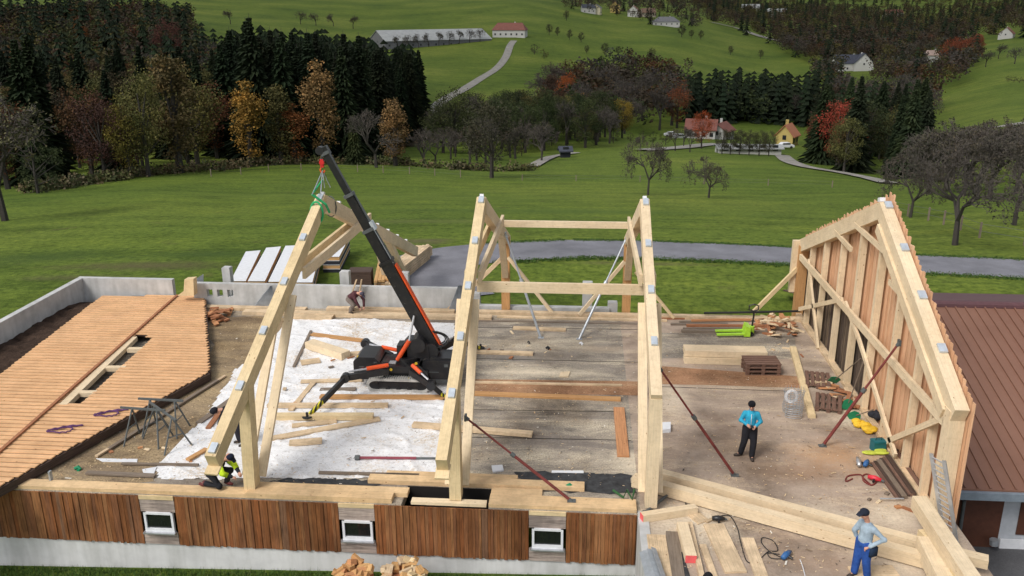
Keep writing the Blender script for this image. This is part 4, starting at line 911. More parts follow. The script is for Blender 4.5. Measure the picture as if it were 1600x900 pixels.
# soil inside the left corner
def heap(name, poly, ht, mat, label, z0, cat, kind=None, st=.22, rough=.25):
    from mathutils import noise as mn
    W = [G(u, v, z0) for u, v in poly]; E = [(p.x, p.y) for p in W]; cx = sum(p[0] for p in E)/len(E); cy = sum(p[1] for p in E)/len(E)
    xs = [p[0] for p in E]; ys = [p[1] for p in E]; V = []; idx = {}; F = []
    def dist(x, y):
        best = 9e9
        for i in range(len(E)):
            a = Vector(E[i]); b = Vector(E[(i+1) % len(E)]); p = Vector((x, y)); ab = b-a; t = max(0, min(1, (p-a).dot(ab)/max(ab.length_squared, 1e-9))); best = min(best, (p-a-ab*t).length)
        return best
    i = 0; x = min(xs)
    while x <= max(xs)+st:
        j = 0; y = min(ys)
        while y <= max(ys)+st:
            if inpoly(x, y, E):
                e = dist(x, y); q = min(1, e/.9); idx[i, j] = len(V); V.append((x-cx, y-cy, -.06+ht*q*(1+rough*2*mn.noise(Vector((x*1.3, y*1.3, 0))))+rough*.35*q*mn.noise(Vector((x*4, y*4, 3)))))
            y += st; j += 1
        x += st; i += 1
    for (i, j), k in idx.items():
        if (i+1, j) in idx and (i+1, j+1) in idx and (i, j+1) in idx: F.append((k, idx[i+1, j], idx[i+1, j+1], idx[i, j+1]))
    me = bpy.data.meshes.new(name); me.from_pydata(V, [], F); me.materials.append(mat); me.polygons.foreach_set('use_smooth', [True]*len(F))
    o = bpy.data.objects.new(name, me); COL.objects.link(o); o.location = (cx, cy, z0); tag(o, label, cat, kind=kind); return o
heap('soil_fill', [(122, 470), (275, 462), (200, 475), (150, 520), (60, 590), (-60, 640), (-80, 560), (0, 522), (60, 480)], .16, M_SOIL, 'dark heaped soil between the left concrete wall and the gable panel', .1, 'soil', None, .2)
o = heap('sawdust_heap', [(150, 700), (250, 690), (300, 660), (240, 655), (140, 690), (90, 735), (130, 745), (190, 725)], .10, M_DIRT, 'low brown heap of sawdust and bark under the steel trestles', .0, 'sawdust', None, .15, .6)

# ------------------------------------------------------------------ gable panel lying flat on the left
gp = thing('lying_gable_panel', G(170, 600, .35), 'big gable panel of orange boards lying flat on the left of the deck', 'timber panel')
ZP = .35
PO = [(161, 461), (318, 461), (326, 580), (-60, 790), (-260, 820), (-260, 760), (0, 585)]
PW = [G(u, v, ZP) for u, v in PO]; PE = [(p.x, p.y) for p in PW]
SLOT = [(213, 522), (239, 526), (222, 543), (196, 566), (139, 619), (127, 629), (92, 629)]
HO = [SLOT]
HO_old = [[(213, 527), (236, 527), (221, 540), (205, 540)], [(192, 549), (210, 549), (195, 567), (173, 567)], [(152, 583), (173, 583), (151, 608), (128, 608)], [(116, 617), (136, 617), (127, 628), (107, 628)]]
HE = [[(G(u, v, ZP).x, G(u, v, ZP).y) for u, v in q] for q in HO]
def spans(E, y):
    xs = []
    for i in range(len(E)):
        a, b = E[i], E[(i+1) % len(E)]
        if (a[1] > y) != (b[1] > y): xs.append(a[0]+(y-a[1])*(b[0]-a[0])/(b[1]-a[1]))
    xs.sort(); return list(zip(xs[::2], xs[1::2]))
mb = MB(); y = min(p[1] for p in PE); y1 = max(p[1] for p in PE); bw = .25
while y < y1:
    yc = y+bw/2
    sp0 = spans(PE, yc); holes = [s for E in HE for s in spans(E, yc)]
    for a, b in sp0:
        cuts = sorted(holes); cur = a-random.uniform(0, .05)
        for c0, c1 in cuts:
            if c0 > cur: mb.cur = 0; mb.beam((cur, yc, ZP-.02), (c0, yc, ZP-.02), bw-.035, .03, up=(0, .10, 1)); cur = c1
        mb.beam((cur, yc, ZP-.02), (b+random.uniform(0, .05), yc, ZP-.02), bw-.035, .03, up=(0, .10, 1))
    y += bw
mb.build('board_face', M_GABLEBOARD, gp)
mb = MB(); y = min(p[1] for p in PE)
while y < y1:
    for a, b in spans(PE, y+.06):
        cur = a
        for c0, c1 in sorted(s for E in HE for s in spans(E, y+.06)): mb.poly([(cur, y, ZP-.055), (c0, y, ZP-.055), (c0, y+.12, ZP-.055), (cur, y+.12, ZP-.055)]); cur = c1
        mb.poly([(cur, y, ZP-.055), (b, y, ZP-.055), (b, y+.12, ZP-.055), (cur, y+.12, ZP-.055)])
    y += .12
mb.build('gap_shade_underlay', W_DARK, gp)  # dark sheet added beneath so the gaps between boards look shaded
mb = MB(); mb.beam(G(277, 461, ZP+.03), G(-30, 731, ZP+.03), .10, .05); mb.build('seam_batten', W_RED, gp)
mb = MB(); mb.beam(G(209, 526, ZP), G(98, 632, ZP), .26, .16, off=-.5); mb.build('frame_rafter', W_PALE, gp)
for q in ((200, 544, 222, 544), (166, 573, 196, 573), (122, 612, 150, 612)):
    mb = MB(); mb.beam(G(q[0], q[1], ZP-.005), G(q[2], q[3], ZP-.005), .22, .14, off=-.5); mb.build('frame_stud', W_PALE, gp)
mb = MB(); mb.beam(G(326, 583, ZP-.06), G(-60, 793, ZP-.06), .16, .24, off=-.5); mb.beam(G(319, 463, ZP-.06), G(326, 580, ZP-.06), .14, .22, off=-.5); mb.build('edge_beam', W_DARK, gp)
def strap(u, v, label, mat=M_PURPLE, s=.35, z=ZP+.03):
    c = G(u, v, z); pts = [c+Vector((math.sin(t*1.3)*s*(1+.3*math.cos(t*2.1)), math.cos(t*.9+1)*s*.7, .012*(i % 3))) for i, t in enumerate(np.linspace(0, 9, 46))]
    mb = MB(); mb.tube(pts, .022, 5); o = mb.build('lashing_strap', mat, base=c); tag(o, label, 'strap')
strap(172, 645, 'dark purple strap curled on the gable panel near the trestles'); strap(100, 670, 'dark purple strap lying on the gable panel, the one farther left')
# pale block at the top right corner of the panel
mb = MB(); mb.prism([PY(277, 462, 33.9), PY(303, 462, 33.9), PY(302, 436, 33.9), PY(288, 437, 33.9), PY(287, 455, 33.9)], (0, .35, 0)); o = mb.build('timber_block', W_YEL, base=PY(290, 462, 33.9)); tag(o, 'pale notched timber end standing behind the gable panel corner', 'timber')

# ================================================================== TRUSSES
AY, AZ = 26.4, 6.62            # ridge
def zfront(y): return AZ - (AY-y)*.497
def zback(y): return AZ - (y-AY)*.392
def plate(mb, x, y, z, sl, wd=.16):
    n = Vector((0, -sl, 1)).normalized() if sl > 0 else Vector((0, -sl, 1)).normalized(); tdir = Vector((0, 1, sl)).normalized()
    c = Vector((x, y, z))+n*.035; mb.beam(c-tdir*.14, c+tdir*.14, wd, .06, up=n)
def truss(name, X, label, wood_f, tail=None, back_tail=35.6, strut=True, plates_n=5, wd=.27, post_back=True, collar=True):
    t = thing(name, (X, 19.8, 0), label, 'roof truss'); ye = tail if tail else 19.62
    mb = MB(); mb.beam((X, ye, zfront(ye)), (X, AY, AZ), wd, .46, off=-.5); mb.build('front_rafter', wood_f, t)
    mb = MB(); mb.beam((X, AY+.02, AZ-.004), (X, back_tail, zback(back_tail)), wd-.006, .46, off=-.5); mb.build('rear_rafter', W_PALE, t)
    mb = MB(); mb.beam((X, 19.84, .10), (X, 19.84, zfront(19.84)-.25), .30, .36, up=(0, 1, 0)); mb.build('front_post', wood_f, t)
    if post_back:
        mb = MB(); mb.beam((X, 34.62, .12), (X, 34.62, zback(34.6)-.2), .34, .30, up=(0, 1, 0)); mb.build('rear_post', W_POST, t)
    if collar:
        for s in (-1, 1):
            mb = MB(); mb.beam((X+s*(wd/2+.055), 24.0, 4.78), (X+s*(wd/2+.055), 31.5, 4.70), .10, .34); mb.build('collar_tie', W_PALE if s > 0 else wood_f, t)
    if strut:
        for s in (-1, 1):
            mb = MB(); mb.beam((X+s*(wd/2+.06), 20.0, .35), (X+s*(wd/2+.06), 22.95, 4.45), .11, .24, up=(1, 0, 0)); mb.build('strut', W_PALE, t)
        mb = MB(); mb.beam((X, 32.8, 3.75), (X, 34.45, 1.6), wd-.02, .2); mb.build('rear_strut', W_PALE, t)
    mb = MB(); mb.beam((X, AY-.05, AZ-.30), (X, AY+.16, AZ-.30), wd+.02, .5); mb.build('ridge_joint', wood_f, t)
    for k in range(6 if tail else 5):
        y = 26.24-1.69*k
        if y < ye+.1: continue
        mb = MB(); plate(mb, X+.015, y, zfront(y), .497); mb.build('joist_hanger', M_PLATE, t)
    for k in range(1, 6 if back_tail < 37 else 9):
        y = AY+.1+1.69*(k-1)
        if y > back_tail: break
        mb = MB(); mb.beam((X, y, zback(y)+.05), (X, y+.12, zback(y+.12)+.05), .12, .12); mb.build('joist_hanger', M_WHITE, t)
    if tail:
        mb = MB(); mb.beam((X, ye-.02, zfront(ye)-.48), (X, ye+.35, zfront(ye+.35)-.48), wd+.06, .05); mb.build('eave_board', wood_f, t)
    return t
t1 = truss('timber_truss', -8.58, 'timber roof truss hanging from the crane sling, the leftmost', W_YEL, tail=17.6, back_tail=40.5, post_back=False)
mb = MB(); mb.beam((-8.58, 34.6, 3.2), (-8.58, 38.0, .45), .24, .26); mb.build('rear_post', W_PALE, t1)
t1.rotation_euler = (0, R(2.2), R(-1.46)); t1.location.y += .08
t2 = truss('timber_truss', -3.11, 'standing timber truss right beside the crane, tied by crossbeams to the next truss', W_YEL, tail=17.75)
t3 = truss('timber_truss', 1.88, 'standing pale timber truss in the middle of the site with no eave overhang', W_PALE)
# crossbeams between trusses two and three
def top(name, mb, mat, label, cat, base, group=None): o = mb.build(name, mat, base=base); return tag(o, label, cat, group)
mb = MB(); mb.beam((-3.02, 24.25, 4.42), (1.80, 24.25, 4.42), .12, .30); top('crossbeam', mb, W_PALE, 'lower of the two crossbeams linking the two middle trusses', 'beam', (-.6, 24.25, 4.3))
mb = MB(); mb.beam((-3.0, 32.0, 4.42), (1.80, 32.0, 4.42), .14, .24); top('crossbeam', mb, W_PALE, 'upper and farther crossbeam linking the two middle trusses near the ridge', 'beam', (-.6, 32.0, 4.3))
# timber braces to the floor
def brace(p, q, w_, h_, mat, label, name='timber_brace', cat='brace'):
    mb = MB(); mb.beam(p, q, w_, h_); return top(name, mb, mat, label, cat, min((Vector(p), Vector(q)), key=lambda a: a.z))
brace((-3.0, 34.5, 2.4), G(863, 490, .1)+Vector((0, .1, 0)), .10, .14, W_PALE, 'thin timber brace leaning right from the second truss rear post')
brace((-3.2, 34.5, 2.4), G(700, 485, .1), .10, .16, W_PLANK, 'timber brace leaning left from the second truss rear post')
brace((1.75, 34.5, 2.3), G(905, 492, .1), .10, .14, W_PALE, 'thin timber brace leaning left from the third truss rear post')
brace((2.2, 34.4, 1.9), G(1053, 497, .06), .09, .12, W_YEL, 'thin timber brace leaning right from the third truss rear post')
brace((8.8, 35.2, 1.95), G(1176, 489, .05), .12, .16, W_YEL, 'pale timber brace leaning on the far corner post of the gable wall')
# steel props
def prop(foot, topp, label, mat, r=.035, zinc=False):
    f = Vector(foot); q = Vector(topp); d = q-f; t = thing('steel_prop', f, label, 'prop')
    mb = MB(); mb.tube([f+d*.02, f+d*.55], r*1.15, 10); mb.build('outer_tube', mat, t)
    mb = MB(); mb.tube([f+d*.55, f+d*.98], r*.8, 10); mb.build('inner_tube', mat if zinc else M_STEEL if False else mat, t)
    mb = MB(); mb.tube([f+d*.535, f+d*.57], r*1.7, 10); mb.build('collar', M_STEEL if not zinc else M_ZINC, t)
    mb = MB(); mb.box(f+Vector((0, 0, .012)), (.22, .16, .02)); mb.tube([f, f+d*.025], .05, 8); mb.build('foot_plate', M_STEEL if not zinc else M_ZINC, t)
    mb = MB(); mb.tube([f+d*.97, q], .05, 8); mb.box(q, (.06, .16, .16)); mb.build('head_plate', M_STEEL if not zinc else M_ZINC, t)
prop(G(1148, 743), (2.06, 21.2, 3.3), 'dark red steel prop on the middle truss, left of the worker in blue', M_REDPROP)
prop(G(893, 783, .1), (-2.9, 20.4, 2.1), 'dark red steel prop bracing the truss beside the crane, foot by the green object', M_REDPROP)
prop(G(1285, 697), (8.75, 23.3, 3.35), 'dark red steel prop leaning against the gable wall frame', M_REDPROP, .04)
prop(G(845, 528), (-2.92, 32.6, 3.85), 'galvanised steel prop leaning on the second truss', M_ZINC, .045, True)
prop(G(905, 530), (1.75, 34.2, 3.3), 'galvanised steel prop leaning on the third truss', M_ZINC, .045, True)
def lying_prop(a, b, label, mat):
    p = G(*a, .085); q = G(*b, .085); d = q-p; t = thing("steel_prop", (p+q)/2, label, 'prop')
    mb = MB(); mb.tube([p, p+d*.75], .04, 8); mb.build('outer_tube', mat, t); mb = MB(); mb.tube([p+d*.75, q], .03, 8); mb.build('inner_tube', M_STEEL, t)
    mb = MB(); mb.tube([p-d*.01, p+d*.05], .075, 8); mb.build('collar', M_STEEL, t)
lying_prop((556, 715), (682, 716), 'red steel prop lying flat on the white membrane', plain('purple_red_steel', (.24, .05, .07), .6)); lying_prop((1005, 803), (1050, 768), 'short grey pipe lying at the foot of the middle truss', M_STEEL)

# ------------------------------------------------------------------ gable wall at the right
gw = thing('gable_wall_frame', (8.95, 27, 0), 'standing timber frame gable wall clad outside with orange boards at the right', 'wall frame'); X = 8.95
def gb(name, y0, z0, y1, z1, wd, ht, off=0, mat=W_PALE, x=X, up=(0, 0, 1)):
    mb = MB(); mb.beam((x, y0, z0), (x, y1, z1), wd, ht, up=up, off=off); return mb.build(name, mat, gw)
gb('front_rafter', 19.45, zfront(19.45), AY, AZ, .34, .46, -.5); gb('front_rafter_packer', 19.9, zfront(19.9)-.42, AY-.3, AZ-.60, .10, .30, -.5, x=X-.20)
gb('rear_rafter', AY+.02, AZ-.004, 35.7, zback(35.7), .30, .50, -.5)
gb('corner_post', 19.80, 0, 19.80, zfront(19.8)-.3, .38, .34, up=(0, 1, 0)); gb('rear_corner_post', 35.15, -.3, 35.15, zback(35.1)-.3, .36, .34, up=(0, 1, 0), mat=W_POST); gb('rear_post_packer', 35.35, .9, 35.35, zback(35.3)-.05, .3, .2, up=(0, 1, 0), x=X-.25)
gb('sill_timber', 19.95, .05, 34.95, .05, .22, .10, mat=W_PLANK)
for y in (33.75, 31.95, 29.9, 27.95, 26.05, 24.15, 22.3, 20.9):
    zt = (zfront(y) if y < AY else zback(y))-.40; gb('stud', y, .10, y, zt, .20, .13 if y not in (27.95, 26.05) else .18, up=(0, 1, 0), x=X+.02)
gb('tie_beam', 19.95, 2.62, 34.95, 2.50, .10, .24, x=X-.14)
for a_, b_ in (((1249, 483), (1316, 468)), ((1263, 406), (1278, 545)), ((1305, 362), (1330, 390)), ((1336, 351), (1389, 399)), ((1390, 440), (1420, 473)), ((1321, 473), (1342, 530)), ((1342, 530), (1399, 712)), ((1383, 691), (1467, 656))):
    p_, q_ = PX(*a_, X-.13), PX(*b_, X-.13)
    gb('brace', p_.y, p_.z, q_.y, q_.z, .08, .16, x=X-.13, mat=W_PALE)
mb = MB(); mb2 = MB(); y = 19.35; random.seed(5)
while y < 35.75:
    bw = .165; yc = y+bw/2; zt = (zfront(yc)+random.uniform(.10, .20) if yc < AY else zback(yc)+.20+random.uniform(.0, .10))+(.05 if int(y/.165) % 2 else 0); xx = 9.165+(.014 if int(y/bw) % 2 else 0)
    low = yc > 26.3
    mb.beam((xx, yc, 2.35 if low else -.25), (xx, yc, zt), bw-.024, .022, up=(1, 0, 0))
    if low: mb2.beam((xx, yc, -.35), (xx, yc, 2.34), bw-.020, .022, up=(1, 0, 0))
    y += bw
mb3 = MB(); mb3.prism([(9.205, 19.5, -.2), (9.205, 35.6, -.2), (9.205, 35.6, zback(35.6)-.05), (9.205, AY, AZ-.05), (9.205, 19.5, zfront(19.5)-.05)], (.008, 0, 0)); mb3.build('gap_shade_sheet', W_RED, gw)  # thin sheet added; its darker colour stands in for shade between the boards
mb.build('board_cladding', M_LARCHWALL, gw); mb2.build('lower_cladding', M_DARKWALL, gw)
for k in range(5):
    y = 26.24-1.69*k
    if y > 19.6: mb = MB(); plate(mb, X+.05, y, zfront(y), .497, .2); mb.build('joist_hanger', M_PLATE, gw)
mb = MB(); mb.beam((X, AY+.25, AZ+.02), (X, AY+.45, AZ-.04), .16, .12); mb.build('joist_hanger', M_WHITE, gw)

# ------------------------------------------------------------------ neighbouring building
nb = thing('neighbour_building', (18, 26, -2.8), 'low building with a brown seamed metal roof beside the gable wall', 'building')
M_MROOF = N('brown_metal_roof'); _n = M_MROOF; _c = _n.ramp(_n.noise(_n.world(), .5, 5, .6), [(.3, (.185, .092, .062)), (.7, (.235, .122, .084))]); _n.col(_c); M_MROOF = _n.fin(.6, .0, .3)
M_RIDGE = plain('purple_ridge_cap', (.10, .045, .05), .5)
EY, EZ, RY, RZ = 22.35, -.62, 31.2, 1.78; X0, X1 = 9.25, 34
mb = MB(); mb.prism([(X0, EY, EZ), (X1, EY, EZ), (X1, RY, RZ), (X0, RY, RZ)][::-1], (0, 0, .06)); rf = mb.build('roof', M_MROOF, nb)
mb = MB(); mb.prism([(X0, RY, RZ+.002), (X1, RY, RZ+.002), (X1, RY+8, RZ-2.1), (X0, RY+8, RZ-2.1)][::-1], (0, 0, .06)); mb.build('rear_roof', M_RIDGE, nb)
mb = MB(); x = X0+.1
while x < X1: mb.beam((x, EY+.02, EZ+.085), (x, RY, RZ+.085), .045, .055); x += .34
mb.build('roof_seams', M_MROOF, rf)
mb = MB(); mb.tube([(X0, RY, RZ+.06), (X1, RY, RZ+.06)], .17, 10); mb.build('ridge_cap', M_RIDGE, rf)
mb = MB(); mb.beam((X0+.2, EY-.06, EZ-.10), (X1, EY-.06, EZ-.10), .14, .22); mb.build('fascia', plain('blue_grey_fascia', (.20, .24, .28), .5), nb)
WY = 22.95
def nbx(name, u0, u1, z0, z1, mat, y=WY, th=.1):
    a = PY(u0, 820, y).x if u0 < 3000 else u0; b = PY(u1, 820, y).x if u1 < 3000 else u1
    mb = MB(); mb.prism([(a, y, z0), (b, y, z0), (b, y, z1), (a, y, z1)], (0, th, 0)); return mb.build(name, mat, nb)
nbx('wall', 1470, 2300, -2.95, EZ, plain('pale_grey_render', (.42, .44, .47), .9, 0, .08), WY, .25)
M_DOOR = plain('dark_brown_door', (.085, .030, .016), .6, 0, .2)
nbx('door', 1482, 1563, -2.75, EZ-.02, M_DOOR, WY-.04, .03); nbx('door', 1590, 1690, -2.3, EZ-.02, M_DOOR, WY-.04, .03)
nbx('wall_base', 1568, 1700, -2.9, -2.45, M_WHITE, WY-.08, .05)
mb = MB(); mb.tube([PY(1507, 782, WY-.1), PY(1497, 850, WY-.1)], .05, 8); mb.build('downpipe', M_STEEL, nb)
mb = MB(); mb.tube([PY(1553, 851, WY-.3), PY(1553, 843, WY-.3)], .12, 8); mb.build('drain_box', M_ZINC, nb)
def drape(name, pts, mat, lift, n=10):
    (x0, y0), (x1, y1) = pts; mb = MB()
    for i in range(n):
        for j in range(n):
            q = [(x0+(x1-x0)*(i+a)/n, y0+(y1-y0)*(j+b)/n) for a, b in ((0, 0), (1, 0), (1, 1), (0, 1))]; mb.poly([(x, y, h(x, y)+lift) for x, y in q])
    o = mb.build(name, mat); tag(o, kind='structure')
drape('yard', ((9.36, 12), (34, 23)), M_YARD, .03, 24)
# ================================================================== SPIDER CRANE
cr = thing('spider_crane', (-5.95, 27.0, 0), 'black and orange tracked spider crane with spread outriggers lifting the leftmost truss', 'crane')
def cpart(name, f, mat, parent=cr, smooth=False):
    mb = MB(); f(mb); return mb.build(name, mat, parent, smooth=smooth)
def track(y, w_):
    t = None; x0, x1, zr = -6.78, -5.15, .235
    pts = [(x0, zr+.01)] ; P = []
    for a in np.linspace(90, 270, 9): P.append((x0+math.cos(R(a))*zr, .245+math.sin(R(a))*zr))
    for a in np.linspace(-90, 90, 9): P.append((x1+math.cos(R(a))*zr, .245+math.sin(R(a))*zr))
    mb = MB(); n = len(P); inn = [((px-(x0+x1)/2)*.93+(x0+x1)/2, (pz-.245)*.62+.245) for px, pz in P]
    for i in range(n):
        a, b, c, d = P[i], P[(i+1) % n], inn[(i+1) % n], inn[i]
        mb.prism([(a[0], y, a[1]), (b[0], y, b[1]), (c[0], y, c[1]), (d[0], y, d[1])], (0, w_, 0))
    L = 0
    for i in range(n):        # tread lugs
        a = Vector((P[i][0], 0, P[i][1])); b = Vector((P[(i+1) % n][0], 0, P[(i+1) % n][1])); k = max(1, int((b-a).length/.075))
        for j in range(k):
            q = a.lerp(b, (j+.5)/k); nrm = (q-Vector((max(x0, min(x1, q.x)), 0, .245))).normalized(); q = q+nrm*.012; dr = (b-a).normalized()*.018
            mb.beam((q.x-dr.x, y+w_/2, q.z-dr.z), (q.x+dr.x, y+w_/2, q.z+dr.z), w_+.006, .03, up=nrm)
    tr = mb.build('track', M_TRACK, cr)
    mb = MB(); mb.prism([(x0, y+.03, .14), (x1, y+.03, .14), (x1+.08, y+.03, .24), (x1, y+.03, .35), (x0, y+.03, .35), (x0-.08, y+.03, .24)], (0, w_-.06, 0)); mb.build('track_frame', M_BLACK, tr)
    for k in range(5):
        x = x0+.1+(x1-x0-.2)*k/4; mb = MB(); mb.tube([(x, y+.01, .13), (x, y+w_-.01, .13)], .075, 10); mb.build('road_wheel', M_BLACK, tr)
    for x in (x0, x1): mb = MB(); mb.tube([(x, y+.005, .245), (x, y+w_-.005, .245)], .16, 12); mb.build('sprocket', M_BLACK, tr)
track(26.30, .26); track(27.45, .26)
cpart('chassis', lambda m: (m.box((-5.95, 27.0, .52), (1.9, .85, .36)), m.box((-5.95, 26.95, .78), (1.3, 1.1, .22)), m.tube([(-5.75, 27.05, .85), (-5.75, 27.05, 1.05)], .42, 18)), M_BLACK)
def hull(m, x0, x1, y0, y1, z0, z1, c=.1):
    P = [(x0, z0), (x1, z0), (x1, z1-c), (x1-c, z1), (x0+c, z1), (x0, z1-c)]
    m.prism([(x, y0, z) for x, z in P], (0, y1-y0, 0))
eng = cpart('engine_housing', lambda m: hull(m, -7.50, -6.62, 26.55, 27.6, .33, 1.12, .16), M_BLACK)
cpart('engine_vent', lambda m: [m.box((-7.06, 26.545, .55+.06*k), (.5, .012, .02)) for k in range(5)], M_STEEL, eng)
cpart('warning_label', lambda m: m.box((-7.33, 26.70, 1.06), (.12, .12, .09)), M_YELLOW, eng)
cpart('housing_latch', lambda m: m.box((-7.15, 26.542, .74), (.16, .012, .03)), M_REDPROP, eng)
tank = cpart('tank_housing', lambda m: (hull(m, -5.20, -3.95, 26.65, 27.7, .36, 1.02, .10), m.box((-4.5, 27.1, 1.05), (.9, .7, .06))), M_BLACK)
cpart('orange_side_panel', lambda m: m.box((-3.94, 26.9, .66), (.03, .4, .5)), M_ORANGE, tank)
cpart('slewing_tower', lambda m: (hull(m, -5.9, -5.0, 26.85, 27.45, 1.02, 1.62, .15), m.tube([(-5.35, 26.75, 1.5), (-5.35, 27.55, 1.5)], .26, 14), m.box((-5.9, 27.1, 1.25), (.35, .5, .4))), M_BLACK)
cpart('control_plate', lambda m: m.box((-6.15, 26.5, 1.0), (.22, .22, .03)), M_ALU)
cpart('winch', lambda m: (m.tube([(-4.95, 26.9, 1.25), (-4.95, 27.4, 1.25)], .2, 14), m.tube([(-4.95, 26.88, 1.25), (-4.95, 26.93, 1.25)], .27, 14)), M_BLACK)
for x, z in ((-6.2, .78), (-5.35, 1.02), (-5.6, .45)): cpart('round_sticker', lambda m: m.tube([(x, 26.40, z), (x, 26.385, z)], .05, 10), M_YELLOW)
# boom
B0 = Vector((-4.82, 27.3, 1.12)); TIP = PX(508, 237, -8.1); bd = (TIP-B0); BL = bd.length; bd.normalize()
side = Vector((0, 1, 0)); bup = side.cross(bd).normalized()
if bup.x > 0: bup = bup*-1
def bseg(a, b, wd, ht, o=0): return lambda m: m.beam(B0+bd*BL*a+bup*o, B0+bd*BL*b+bup*o, wd, ht, up=bup)
cuts = [(0, .47, .34, .40), (.45, .63, .28, .31), (.61, .80, .23, .26), (.78, 1.0, .18, .21)]
for a, b, wd, ht in cuts:
    s_ = cpart('boom_section', bseg(a, b, wd, ht, .0), M_BLACK)
    cpart('boom_collar', bseg(b-.012, b+.002, wd+.06, ht+.06), M_STEEL if b > .5 else M_BLACK, s_)
cpart('boom_back_cover', bseg(.02, .44, .22, .05, -.24), M_ORANGE)
cpart('boom_cylinder', lambda m: m.tube([B0+bd*BL*.45-bup*.22, B0+bd*BL*.80-bup*.155], .035, 8), M_STEEL)
cpart('boom_hose', lambda m: [m.tube([B0+bd*BL*.45-bup*(.21-.02*k)+side*(.1*k-.1), B0+bd*BL*.62-bup*(.19-.02*k)+side*(.1*k-.1)], .014, 5) for k in range(3)], M_ZINC)
cpart('boom_bracket', lambda m: m.beam(B0+bd*BL*.615-bup*.21, B0+bd*BL*.655-bup*.20, .22, .10, up=bup), M_PLATE)
cpart('boom_head', lambda m: (m.beam(TIP-bd*.12, TIP+bd*.16, .22, .27, up=bup), m.tube([TIP+bup*.12-side*.12+bd*.1, TIP+bup*.12+side*.12+bd*.1], .13, 14)), M_BLACK)
lc = cpart('lift_cylinder', lambda m: m.tube([(-6.05, 26.75, .98), (-5.62, 26.75, 1.68)], .075, 10), M_ORANGE); cpart('piston_rod', lambda m: m.tube([(-5.62, 26.75, 1.68), B0+bd*BL*.20-side*.24], .036, 8), M_ALU, lc)
cpart('hydraulic_hoses', lambda m: [m.tube([Vector((-4.9, 27.1+.05*k, 1.55))+Vector((.55*math.sin(t)*(1-.12*k), 0, .30*math.cos(t)*(1-.15*k)+.05)) for t in np.linspace(0, math.pi, 12)], .022, 6) for k in range(3)], M_RUBBER)
M_STRIPE = N('black_yellow_stripes'); _n = M_STRIPE; _w = _n.n('ShaderNodeTexWave'); _w.inputs['Scale'].default_value = 3.0; _n.l(_n.coord('Object', (1, 1, 1)), _w.inputs[0]); _n.col(_n.ramp(_w.outputs[0], [(.49, (.02, .02, .02)), (.51, (.55, .5, .02))])); M_STRIPE = _n.fin(.5)
def outrigger(root, knee, foot, cyl0, cyl1):
    root, knee, foot = Vector(root), Vector(knee), Vector(foot)
    o = cpart('outrigger', lambda m: (m.beam(root, knee, .15, .20), m.tube([knee-Vector((0, .12, 0)), knee+Vector((0, .12, 0))], .15, 12)), M_BLACK)
    d = foot-knee
    cpart('outrigger_leg', lambda m: (m.beam(knee-d*.05, knee+d*.62, .13, .15, up=(0, .3, 1))), M_BLACK, o)
    cpart('striped_end', lambda m: m.beam(knee+d*.62, knee+d*.93, .10, .11, up=(0, .3, 1)), M_STRIPE, o)
    cpart('foot_pad', lambda m: (m.cyl(foot, .15, .035, 16), m.tube([foot, foot+Vector((0, 0, .16))], .04, 8)), M_RUBBER, o)
    c0, c1 = Vector(cyl0), Vector(cyl1); e = c1-c0
    c = cpart('outrigger_cylinder', lambda m: m.tube([c0, c0+e*.55], .068, 10), M_ORANGE, o); cpart('piston_rod', lambda m: m.tube([c0+e*.55, c1], .034, 8), M_ALU, c)
outrigger((-6.3, 26.4, .72), PY(540, 590, 25.6), G(480, 652, .14), (-6.25, 26.25, 1.0), PY(545, 583, 25.7)+Vector((0, 0, .05)))
outrigger((-5.55, 26.4, .72), (-4.75, 25.75, .55), G(697, 622, .05), (-5.45, 26.25, 1.02), (-4.85, 25.8, .72))
outrigger((-6.4, 27.5, .8), PY(571, 536, 28.2), G(566, 563, .05), (-6.15, 27.3, 1.1), PY(578, 538, 28.0))
outrigger((-5.3, 27.5, .8), PY(712, 532, 28.3), G(751, 544, .05), (-5.1, 27.35, 1.02), PY(706, 528, 28.2))
for pts in ([(-6.2, 26.45, .95), (-6.6, 26.2, 1.05), (-7.0, 25.9, 1.0)], [(-5.5, 26.3, .95), (-5.2, 26.15, .98), (-4.9, 25.95, .8)], [(-6.3, 26.5, .9), (-6.5, 26.45, .6), (-6.4, 26.35, .45)], [(-5.9, 26.52, 1.1), (-5.6, 26.4, .85), (-5.3, 26.5, 1.0)]):
    cpart('hydraulic_hose', lambda m: [m.tube([Vector(p)+Vector((0, .03*k, .035*k)) for p in pts], .014, 5) for k in range(2)], M_RUBBER)
for x, y, z, sx, sz in ((-6.75, 26.54, .95, .10, .05), (-4.9, 26.64, .62, .5, .02), (-4.4, 26.64, .86, .12, .10), (-5.5, 26.84, 1.4, .16, .05), (-6.35, 26.42, .6, .08, .08)):
    cpart('cover_plate', lambda m: m.box((x, y, z), (sx, .012, sz)), M_STEEL)
for k in range(9): cpart('bolt', lambda m: m.tube([B0+bd*BL*(.04+.045*k)-side*.172+bup*.1, B0+bd*BL*(.04+.045*k)-side*.185+bup*.1], .014, 6), M_STEEL)
